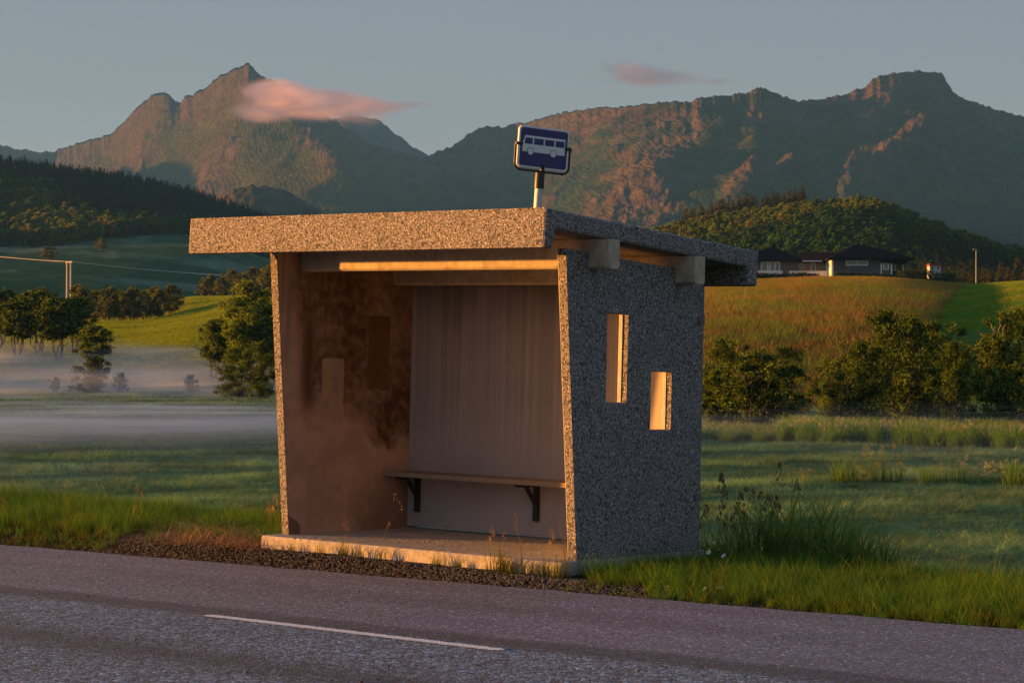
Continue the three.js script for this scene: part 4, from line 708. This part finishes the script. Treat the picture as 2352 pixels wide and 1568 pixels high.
// ---------------------------------------------------------------- grass and weeds
const G = { lo: [0.02, 0.05, 0.010], hi: [0.10, 0.27, 0.022], hi2: [0.20, 0.30, 0.03] };
{ // verge along the road
  const r = rng(5), geos = [blades(16, { h: 0.19, w: 0.0065, radius: 0.05, bend: 0.55, ...G }, 1), blades(14, { h: 0.25, w: 0.006, radius: 0.06, bend: 0.7, ...G }, 2), blades(18, { h: 0.13, w: 0.007, radius: 0.06, bend: 0.5, ...G, hi2: [0.32, 0.27, 0.05] }, 3), blades(12, { h: 0.30, w: 0.006, radius: 0.05, bend: 0.85, ...G, hi2: [0.2, 0.28, 0.03] }, 4)], spots = [];
  const inv = shelter.clone(); inv.updateMatrixWorld(true); const im = inv.matrixWorld.clone().invert();
  for (let i = 0; i < 68000 && spots.length < 34000; i++) {
    const s = -9.5 + r() * 18, t = -0.02 + Math.pow(r(), 0.85) * 3.1, [x, z] = roadXZ(s, t), L = V(x, 0.1, z).applyMatrix4(im);
    if (L.x > -2.86 && L.x < 0.03 && L.z < 0.24 && L.z > -1.6) continue;          // under the slab
    const nearSlab = L.x > -3.6 && L.x < 0.35 && L.z > 0.1, n = fbm(x * 1.5, z * 1.5, 4);
    if (nearSlab && r() < 0.992) continue;
    if (L.x > -4.3 && L.x <= -2.6 && t < 0.62 + 0.25 * n && r() < 0.95) continue; // trodden gravel and straw left of the slab
    if (L.x > 0 && L.x < 0.9 && t < 0.35 && r() < 0.6) continue;
    if (t < 0.1 + 0.12 * n && r() < 0.6) continue;
    const tall = sstep(-0.1, 0.4, t) * (0.75 + 0.7 * clamp(n + 0.3)), v = 0.45 + 0.85 * r() * (0.8 + 0.6 * clamp(n + 0.5)), warm = r() < 0.16 ? [1.5, 0.95, 0.9] : r() < 0.4 ? [0.6, 1.0, 0.8] : [1, 1, 1];
    const side = s > 0.2 ? lerp(0.62, 0.85, sstep(2, 5, s)) : 0.66, sc = (0.35 + 0.75 * tall * (0.45 + 0.75 * r())) * side; spots.push([x, groundY(x, z) - 0.015, z, r() * 6.28, sc, 0.85 + 0.45 * r(), warm.map((c) => c * v)]);
  }
  scatter('verge_grass', 'uncut green grass on the verge along the road edge', geos, grassMat, spots);
}
{ // mown grass lying in swathes on the field
  const lie = { lo: [0.045, 0.10, 0.05], hi: [0.10, 0.27, 0.125], hi2: [0.29, 0.37, 0.13] }, r = rng(6), spots = [];
  const geos = [blades(13, { h: 0.22, w: 0.009, radius: 0.13, bend: 1.9, ...lie }, 11), blades(12, { h: 0.26, w: 0.009, radius: 0.15, bend: 2.3, ...lie }, 12), blades(9, { h: 0.13, w: 0.010, radius: 0.13, bend: 0.8, ...lie }, 13)];
  for (let i = 0; i < 400000 && spots.length < 108000; i++) {
    const d = 17 + Math.pow(r(), 1.55) * 140, p = -240 + r() * 2840, x = (p - 1176) / FX * d, z = -d, [s, t] = roadST(x, z); if (t < 2.5 + 0.8 * r()) continue;
    if (d > 56 && p > 1560 && r() < 0.0) continue;
    const sw = Math.sin((x * 0.62 + z * 0.78) * 1.0 + 2.6 * fbm(x * 0.12, z * 0.12, 2)), n = fbm(x * 0.5, z * 0.5, 7); if (r() > 0.55 + 0.35 * sw + 0.5 * n) continue;
    const big = 0.75 + d * 0.006, v = 0.38 + 1.3 * clamp(0.5 + 1.4 * n + 0.2 * sw) * (0.5 + 0.9 * r()), dry = r() < 0.16 + 0.1 * sw ? [2.3, 1.5, 1.0] : [0.9, 1, 1];
    spots.push([x, groundY(x, z) - 0.015, z, r() * 6.28, big * (0.7 + 0.5 * r()), 0.55 + 0.35 * r() + 0.25 * Math.max(0, sw), dry.map((c) => c * v)]);
  }
  scatter('field_grass', 'freshly mown grass lying in swathes on the low field', geos, grassMat, spots);
}
{ // ripe meadow, mown slope and bright field
  const r = rng(8), geo = (hi, hi2, h, s) => blades(7, { h, w: 0.05, radius: 0.35, bend: 0.5, seg: 2, lo: hi.map((v) => v * 0.5), hi, hi2 }, s), ripe = [], mown = [], bright = [];
  for (let i = 0; i < 130000; i++) {
    const p = 1230 + r() * 1330, d = 96 + Math.sqrt(r()) * 205, x = (p - 1176) / FX * d, z = -d, n = fbm(x * 0.09, z * 0.09, 3), v = 0.7 + 0.6 * r();
    if (MEADOW(p, d, x, z)) { const g2 = n > 0.02 || r() < 0.25; ripe.push([x, groundY(x, z) - 0.03, z, r() * 6, (0.7 + 0.6 * r()) * lerp(1, 0.45, sstep(190, 260, d)), 1, (g2 ? [0.72, 1.15, 0.8] : [1.05, 0.9, 1]).map((c) => c * v)]); }
    else if (MOWN(p, d, x, z) && r() < 0.7) { const st = Math.sin((x * 0.55 + z * 0.35) * 1.2) > 0.25; mown.push([x, groundY(x, z) - 0.03, z, r() * 6, 0.5 + 0.3 * r(), 0.7, (st ? [1.15, 1, 0.9] : [0.8, 0.98, 0.9]).map((c) => c * v)]); }
  }
  for (let i = 0; i < 52000; i++) { const p = -60 + r() * 740, d = 168 + r() * 300, x = (p - 1176) / FX * d, z = -d, v = 0.75 + 0.5 * r(), n = fbm(x * 0.06, z * 0.06, 5); bright.push([x, groundY(x, z) - 0.03, z, r() * 6, 0.75 + 0.4 * r(), 0.6, [v * (1 + 0.3 * n), v, v * 0.8]]); }
  scatter('meadow_grass', 'tall ripe orange brown grass on the slope below the house', [geo([0.36, 0.22, 0.05], [0.27, 0.21, 0.04], 0.7, 21), geo([0.30, 0.2, 0.04], [0.2, 0.2, 0.04], 0.8, 22)], grassMat, ripe);
  scatter('slope_grass', 'short bright green grass on the slope at the right edge', [geo([0.22, 0.36, 0.02], [0.3, 0.36, 0.022], 0.4, 23)], grassMat, mown);
  scatter('bright_grass', 'yellow green sunlit grass on the field above the mist', [geo([0.24, 0.34, 0.012], [0.3, 0.34, 0.015], 0.4, 24)], grassMat, bright);
}
{ // belt of tall weeds before the right hand thicket
  const r = rng(14), W = { lo: [0.04, 0.07, 0.012], hi: [0.08, 0.23, 0.022], hi2: [0.13, 0.25, 0.03] }, spots = [], geos = [blades(16, { h: 0.95, w: 0.022, radius: 0.16, bend: 0.35, ...W }, 31), blades(15, { h: 0.8, w: 0.026, radius: 0.18, bend: 0.5, ...W, head: 0.05, headColor: [0.3, 0.27, 0.2], headSize: 0.02, headSpread: 0.05 }, 32)];
  for (let i = 0; i < 5200; i++) { const p = 1560 + r() * 880, edge = 66.5 - (p - 1615) * 0.0105 + 1.0 * n3(p * 0.03, 1, 2), d = edge + Math.pow(r(), 1.3) * 8, x = (p - 1176) / FX * d, z = -d; if (Math.abs(p - 2042) < 14) continue; const short = p < 1790 ? 0.66 : 1, v = 0.75 + 0.5 * r(); spots.push([x, groundY(x, z) - 0.05, z, r() * 6, short * (0.6 + 0.35 * r()), 1, [v, v * (p < 1790 ? 0.92 : 1), v]]); }
  scatter('weed_belt', 'dense belt of tall green weeds before the thicket', geos, grassMat, spots);
}
// isolated weed clumps on the field
{
  const W = { lo: [0.05, 0.085, 0.015], hi: [0.09, 0.25, 0.03], hi2: [0.18, 0.29, 0.04] };
  const dense = blades(160, { h: 0.48, w: 0.012, radius: 0.21, bend: 0.45, ...W }, 41), loose = blades(90, { h: 0.5, w: 0.009, radius: 0.22, bend: 0.5, ...W, hi: [0.13, 0.17, 0.03], head: 0.25, headColor: [0.25, 0.24, 0.1], headSize: 0.012, headSpread: 0.03 }, 42), flower = blades(70, { h: 0.42, w: 0.008, radius: 0.22, bend: 0.5, ...W, head: 0.22, headColor: [0.5, 0.46, 0.36], headSize: 0.013, headSpread: 0.045 }, 43);
  [[1938, 42.5, dense, 1.05, 'dark dense weed clump, leftmost of the row on the field'], [1988, 43, loose, 0.95, 'loose pale weed clump beside the dark leftmost clump'], [2036, 42.5, loose, 1.15, 'tall yellow green weed clump in the middle of the field row'], [2132, 42, dense, 0.72, 'low brownish weed clump right of the yellow green one'], [2190, 42, loose, 0.95, 'fine leaved weed clump before the white flowers'], [2240, 42, flower, 0.9, 'white flowering weeds, left of the two flower clumps'], [2286, 42, flower, 0.95, 'white flowering weeds, right of the two flower clumps'], [2344, 41, dense, 1.15, 'green weed clump at the right picture edge on the field'], [1846, 42, loose, 0.5, 'withered low weeds left of the field row']].forEach(([p, d, geo, s, label], i) => {
    const x = (p - 1176) / FX * d, m = mesh('weed_clump', geo, grassMat); m.position.set(x, groundY(x, -d) - 0.03, -d); m.rotation.y = i * 1.9; m.scale.setScalar(s * 1.28); tag(m, label, 'weeds');
  });
}
// reed grass behind and right of the shelter
{
  const K = { lo: [0.016, 0.03, 0.01], hi: [0.12, 0.25, 0.035], hi2: [0.28, 0.33, 0.045] };
  const reed = [blades(70, { h: 0.74, w: 0.019, radius: 0.17, bend: 0.95, seg: 5, ...K }, 51), blades(64, { h: 0.64, w: 0.021, radius: 0.2, bend: 1.25, seg: 5, ...K }, 52), blades(36, { h: 0.72, w: 0.010, radius: 0.14, bend: 0.6, seg: 5, ...K, hi: [0.16, 0.20, 0.025], hi2: [0.34, 0.28, 0.05], head: 0.3, headColor: [0.2, 0.12, 0.07], headSize: 0.018, headSpread: 0.025 }, 53)];
  [[1632, 17.4, 2, 0.85], [1664, 17.0, 1, 0.75], [1700, 17.2, 2, 0.82], [1738, 16.9, 2, 1.05], [1768, 16.6, 0, 1.0], [1800, 17.0, 0, 1.0], [1838, 16.6, 1, 1.05], [1868, 16.5, 0, 1.02], [1904, 16.4, 0, 0.95], [1938, 16.2, 1, 0.9], [1968, 16.0, 0, 0.78], [2000, 15.8, 1, 0.72], [2036, 15.7, 0, 0.62], [1690, 16.2, 1, 0.55], [1850, 15.8, 1, 0.6], [1920, 15.7, 1, 0.62]].sort((a, b) => a[0] - b[0]).forEach(([p, d, k, s], i) => {
    const x = (p - 1176) / FX * d, m = mesh('reed_clump', reed[k], grassMat); m.position.set(x, groundY(x, -d) - 0.02, -d); m.rotation.y = i * 2.3; m.scale.set(s * 1.15, s * 1.12, s * 1.15);
    tag(m, nth(i) + ' reed grass clump counted from the shelter wall to the right' + (k === 2 ? ', with brown seed heads' : ''), 'reed grass', 'reed grass right of the shelter');
  });
}
// tufts growing along the front of the slab
{
  const T = { lo: [0.03, 0.045, 0.01], hi: [0.16, 0.28, 0.025], hi2: [0.34, 0.27, 0.05] };
  const tuft = [blades(46, { h: 0.17, w: 0.0042, radius: 0.05, bend: 0.7, ...T }, 61), blades(70, { h: 0.23, w: 0.0042, radius: 0.07, bend: 0.6, ...T, hi: [0.08, 0.13, 0.015] }, 62)];
  const stalk = [blades(5, { h: 0.36, w: 0.0042, radius: 0.02, bend: 0.35, seg: 5, ...T, hi: [0.2, 0.13, 0.05], head: 1, headColor: [0.30, 0.17, 0.09], headSize: 0.0065, headSpread: 0.016 }, 63), blades(3, { h: 0.44, w: 0.0042, radius: 0.02, bend: 0.3, seg: 5, ...T, hi: [0.2, 0.14, 0.05], head: 1, headColor: [0.32, 0.2, 0.1], headSize: 0.0065, headSpread: 0.016 }, 64)];
  const at_ = (lx, lz) => { const v = V(lx, 0, lz); shelter.updateMatrixWorld(true); v.applyMatrix4(shelter.matrixWorld); v.y = groundY(v.x, v.z); return v; };
  const put = (name, geo, lx, lz, s, turn, label, cat) => { const m = mesh(name, geo, grassMat); m.position.copy(at_(lx, lz)); m.rotation.y = turn; m.scale.setScalar(s); tag(m, label, cat, cat === 'grass tuft' ? 'grass tufts along the slab edge' : 'seed stalks along the slab edge'); };
  [[-2.45, 0.24, 0.7, 0], [-2.15, 0.26, 0.75, 0], [-1.95, 0.24, 0.95, 0], [-1.78, 0.26, 0.85, 0], [-1.56, 0.25, 0.95, 0], [-1.05, 0.25, 0.95, 0], [-0.52, 0.25, 1.1, 1], [-0.42, 0.27, 0.9, 1], [-0.22, 0.26, 0.9, 0], [-0.1, 0.28, 0.85, 1], [0.02, 0.27, 0.9, 0], [0.1, 0.3, 0.95, 1], [-0.86, 0.25, 0.6, 0], [-0.32, 0.29, 0.8, 1]].sort((a, b) => a[0] - b[0]).forEach(([x, z, s, k], i) => put('grass_tuft', tuft[k], x, z, s, i * 1.7, nth(i) + ' grass tuft from the left along the front of the concrete slab', 'grass tuft'));
  [[-1.95, 0.24, 0.9, 0], [-1.56, 0.25, 1.15, 1], [-0.5, 0.25, 1.0, 0], [-0.28, 0.26, 1.0, 1], [0.03, 0.26, 1.05, 0], [0.1, 0.27, 0.95, 1], [-0.04, 0.26, 0.8, 0]].sort((a, b) => a[0] - b[0]).forEach(([x, z, s, k], i) => put('seed_stalk', stalk[k], x, z, s, i * 2.1, nth(i) + ' reddish seed stalks from the left before the shelter opening', 'seed stalks'));
  [[-3.0, -0.2, 1.25, 0], [-2.96, -0.5, 1.35, 1], [-3.5, -0.6, 1.0, 0], [-4.6, -0.1, 0.9, 1], [-6.0, 0.1, 0.8, 0]].sort((a, b) => a[0] - b[0]).forEach(([x, z, s, k], i) => put('seed_stalk', stalk[k], x, z, s, i * 1.4, nth(i) + ' dry seed stalks from the left in the verge left of the shelter', 'dry grass stalks'));
  // daisies
  const dw = matte({ color: rgb(0.6, 0.6, 0.63) }), dy = std({ color: rgb(0.6, 0.4, 0.03) }), dg = std({ color: rgb(0.05, 0.09, 0.02) });
  const petal = new THREE.SphereGeometry(1, 6, 4).scale(0.0075, 0.0018, 0.0038).translate(0.0125, 0, 0), petals = []; for (let i = 0; i < 11; i++) petals.push(petal.clone().rotateY(i / 11 * 6.283));
  const ring = mergeGeometries(petals), eye = new THREE.SphereGeometry(0.0065, 8, 6).scale(1, 0.6, 1).translate(0, 0.001, 0), stem = new THREE.CylinderGeometry(0.0016, 0.002, 1, 5).translate(0, -0.5, 0);
  [[1640, 1246, 15.6], [1652, 1262, 15.5], [1662, 1276, 15.3], [1628, 1268, 15.5], [1616, 1272, 15.5], [1520, 1335, 14.6], [1534, 1347, 14.4], [1640, 1360, 14.1], [1655, 1350, 14.2], [1618, 1352, 14.2], [1820, 1390, 13.6], [2310, 1438, 12.9]].sort((a, b) => a[0] - b[0]).forEach(([p, y, d], i) => {
    const g = group('daisy', at(p, y, d)), hd = group('flower_head'); hd.rotation.set(0.9 * Math.sin(i * 2.3), i, 0.9 * Math.sin(i * 1.3)); hd.scale.setScalar(0.75 + 0.3 * Math.sin(i * 5)); g.add(hd); mesh('petals', ring, dw, hd); mesh('eye', eye, dy, hd);
    const st = mesh('stem', stem, dg, g); st.scale.y = Math.max(0.05, g.position.y - groundY(g.position.x, g.position.z)); tag(g, nth(i) + ' white daisy from the left in the verge right of the shelter', 'daisy', 'daisies in the verge right of the shelter');
  });
}
{ // gravel along the road edge and straw left of the slab
  const r = rng(71), stone = new THREE.IcosahedronGeometry(1, 0), sp = stone.attributes.position; for (let i = 0; i < sp.count; i++) { const k = 0.8 + 0.35 * Math.abs(n3(sp.getX(i) * 3, sp.getY(i) * 3, sp.getZ(i) * 3)); sp.setXYZ(i, sp.getX(i) * k, sp.getY(i) * k * 0.7, sp.getZ(i) * k * 1.15); } stone.computeVertexNormals();
  const spots = [];
  for (let i = 0; i < 16000; i++) { const s = -5.5 + r() * 9.5, t = -0.03 + Math.pow(r(), 0.9) * 0.5, [x, z] = roadXZ(s, t); if (t > 0.06 && (s > 2.0 || s < -3.3 - 0.4 * r()) && r() < 0.97) continue; const v = 0.5 + r() * r() * 2.2; spots.push([x, groundY(x, z) + 0.002, z, r() * 6, 0.004 + 0.008 * r() * r() + 0.002, 1, [v, v * 0.93, v * 0.88]]); }
  for (let i = 0; i < 420; i++) { const s = -5 + r() * 9, t = -6 + r() * 6, [x, z] = roadXZ(s, t), v = 0.6 + 2.4 * r() * r(); spots.push([x, 0.003, z, r() * 6, 0.003 + 0.009 * Math.pow(r(), 4), 1, [v, v * 0.95, v * 0.9]]); }
  scatter('gravel', 'dark loose gravel between the road and the shelter slab', [stone], std({ color: rgb(0.062, 0.056, 0.055), roughness: 0.9 }), spots);
  const straw = [], M = blades(5, { h: 0.24, w: 0.0045, radius: 0.09, bend: 2.6, lo: [0.4, 0.27, 0.15], hi: [0.6, 0.44, 0.25], hi2: [0.35, 0.22, 0.12] }, 81), M2 = blades(4, { h: 0.2, w: 0.005, radius: 0.11, bend: 3.2, lo: [0.3, 0.19, 0.1], hi: [0.5, 0.36, 0.2], hi2: [0.25, 0.15, 0.08] }, 82);
  for (let i = 0; i < 450; i++) { const px = 360 + 250 * Math.pow(r(), 0.8), d = 17.9 - (px - 360) / 250 * 0.75 + (r() - 0.5) * 0.9, x = (px - 1176) / FX * d, z = -d, v = 0.6 + 0.7 * r(); if (roadST(x, z)[1] < 0.12) continue; straw.push([x, groundY(x, z) - 0.01, z, r() * 6, 1.1 + 0.8 * r(), 0.3 + 0.6 * r(), [v, v * 0.95, v * 0.9]]); }
  scatter('straw', 'dry brown straw heaped left of the concrete slab', [M, M2], grassMat, straw);
}

// ---------------------------------------------------------------- mist over the low field and clouds: thin slices through one soft three dimensional density
const vapour = (c) => new THREE.MeshPhysicalMaterial({ color: c, roughness: 1, transmission: 0.5, thickness: 0, vertexColors: true, transparent: true, side: THREE.DoubleSide, specularIntensity: 0 });
function slice(nu, nv, point, alpha, up) {
  const pos = [], col = [], idx = []; for (let j = 0; j <= nv; j++) for (let i = 0; i <= nu; i++) { const q = point(i / nu, j / nv); pos.push(q.x, q.y, q.z); col.push(1, 1, 1, clamp(alpha(q, i / nu, j / nv))); }
  const live = (a) => col[a * 4 + 3] > 0.002;
  for (let j = 0; j < nv; j++) for (let i = 0; i < nu; i++) { const a = j * (nu + 1) + i, b = a + 1, c = a + nu + 1, e = c + 1; if (live(a) || live(b) || live(c) || live(e)) idx.push(a, b, c, b, e, c); }
  const g = new THREE.BufferGeometry(); g.setAttribute('position', new THREE.Float32BufferAttribute(pos, 3)); g.setAttribute('color', new THREE.Float32BufferAttribute(col, 4)); g.setIndex(idx); g.computeVertexNormals(); if (up) for (let i = 0; i < g.attributes.normal.count; i++) g.attributes.normal.setXYZ(i, 0, 1, 0); return g;
}
{
  const bank = (q) => { const d = -q.z, p = pOf(q.x, q.z), h = q.y + 0.7, n = fbm(q.x * 0.035, q.y * 0.5, q.z * 0.035, 4); // dense bank among the bushes
    const top = 2.6 + 1.5 * n - sstep(250, 620, p) * 0.5; return sstep(132, 158, d) * sstep(208, 182, d) * sstep(760, 480, p) * sstep(top, top - 1.9, h) * (0.9 + 1.2 * n); };
  const thin = (q) => { const d = -q.z, p = pOf(q.x, q.z), h = q.y + 0.75, n = fbm(q.x * 0.06, q.y * 0.8, q.z * 0.06 + 3, 4), top = 1.0 + 2.0 * n; // drifting veil over the near field
    const left = sstep(38, 66, d + 16 * n) * sstep(128, 95, d) * lerp(1, 0.5, sstep(300, 800, p)) * sstep(1300, 700, p), right = sstep(36, 50, d) * sstep(96, 74, d) * sstep(1350, 1650, p) * 0.10; return (left + right) * sstep(top, top - 0.9, h) * clamp(0.8 + 2.4 * n, 0.1, 1.6); };
  const parts = [], upright = []; 
  for (let k = 0; k < 13; k++) upright.push(slice(120, 40, (u, v) => { const d0 = 133 + k * 6, p = lerp(-420, 820, u), x = (p - 1176) / FX * d0, d = d0 + 5 * n3(x * 0.07, k * 3.3, v * 2), lift = Math.max(0, tableY(p, d) + 0.6) * 0.7; return V(x, -0.75 + v * 4.6 + lift, -d); }, (q, u, v) => 0.34 * bank(V(q.x, -0.75 + v * 4.6, q.z))));
  for (let k = 0; k < 6; k++) parts.push(slice(130, 60, (u, v) => { const d = lerp(34, 132, v), p = lerp(-420, 2760, u), x = (p - 1176) / FX * d, z = -d; return V(x, -0.62 + k * 0.2 + 0.1 * n3(x * 0.09, k * 2.7, z * 0.09), z); }, (q) => 0.30 * thin(q), true));
  const dense = mesh('mist', mergeGeometries(upright), vapour(rgb(0.66, 0.76, 1.0))); dense.castShadow = false; tag(dense, 'thick pale mist bank round the bushes below the left grove', null, null, 'stuff');
  const m = mesh('mist', mergeGeometries(parts), vapour(rgb(0.90, 0.92, 1.0))); m.castShadow = false; tag(m, 'thin low veil of mist drifting over the near field', null, null, 'stuff');
}
{
  const cloud = (name, label, d0, span, n, box_, dens, a, color) => { const parts = [];
    for (let k = 0; k < n; k++) { const d = d0 + (k - n / 2) * span; parts.push(slice(120, 60, (u, v) => { const q = at(lerp(box_[0], box_[1], u), lerp(box_[3], box_[2], v), d); q.z += 30 * n3(u * 4, v * 4, k); return q; }, (q) => { const d1 = -q.z, px = pOf(q.x, q.z), py = 784 + (PITCH * FX) - (q.y - EYE) / d1 * FX; return a * dens(px, py, q, (k + 0.5) / n * 2 - 1); })); }
    const m = mesh(name, mergeGeometries(parts), vapour(color)); m.castShadow = false; tag(m, label, null, null, 'stuff'); };
  cloud('cloud', 'pink cloud clinging to the right flank of the pointed peak', 3300, 14, 12, [500, 1060, 160, 320], (px, py, q, w) => {
    const n = fbm(q.x * 0.009, q.y * 0.02, q.z * 0.009, 5), n2 = fbm(q.x * 0.03, q.y * 0.05, q.z * 0.03, 4); let s = 0;
    for (const [cx, cy, rx, ry, g] of [[700, 236, 118, 36, 1.15], [612, 210, 58, 26, 0.8], [600, 258, 66, 22, 0.8], [800, 246, 110, 26, 0.75], [900, 244, 95, 13, 0.4], [640, 196, 45, 18, 0.4], [960, 238, 60, 8, 0.25], [850, 276, 60, 22, 0.25]]) { const e = ((px - cx) / rx) ** 2 + ((py - cy) / ry) ** 2; s += g * Math.exp(-e * 1.2); }
    return sstep(0.12, 1.0, s * (1 + 1.5 * n + 1.0 * n2) - 0.12 * w * w) ; }, 0.2, rgb(1.0, 0.80, 0.86));
  cloud('cloud', 'small reddish cloud floating above the ridge', 6200, 22, 9, [1300, 1760, 110, 240], (px, py, q, w) => {
    const n = fbm(q.x * 0.006, q.y * 0.014, q.z * 0.006, 5); let s = 0;
    for (const [cx, cy, rx, ry, g] of [[1490, 178, 72, 22, 1.0], [1430, 160, 64, 22, 0.6], [1560, 180, 90, 14, 0.55], [1650, 188, 60, 9, 0.45], [1350, 190, 60, 10, 0.25]]) { const e = ((px - cx) / rx) ** 2 + ((py - cy) / ry) ** 2; s += g * Math.exp(-e * 1.2); }
    return sstep(0.12, 1.1, s * (1 + 1.5 * n) - 0.1 * w * w); }, 0.15, rgb(0.58, 0.52, 0.72));
}

renderer.render(scene, camera);
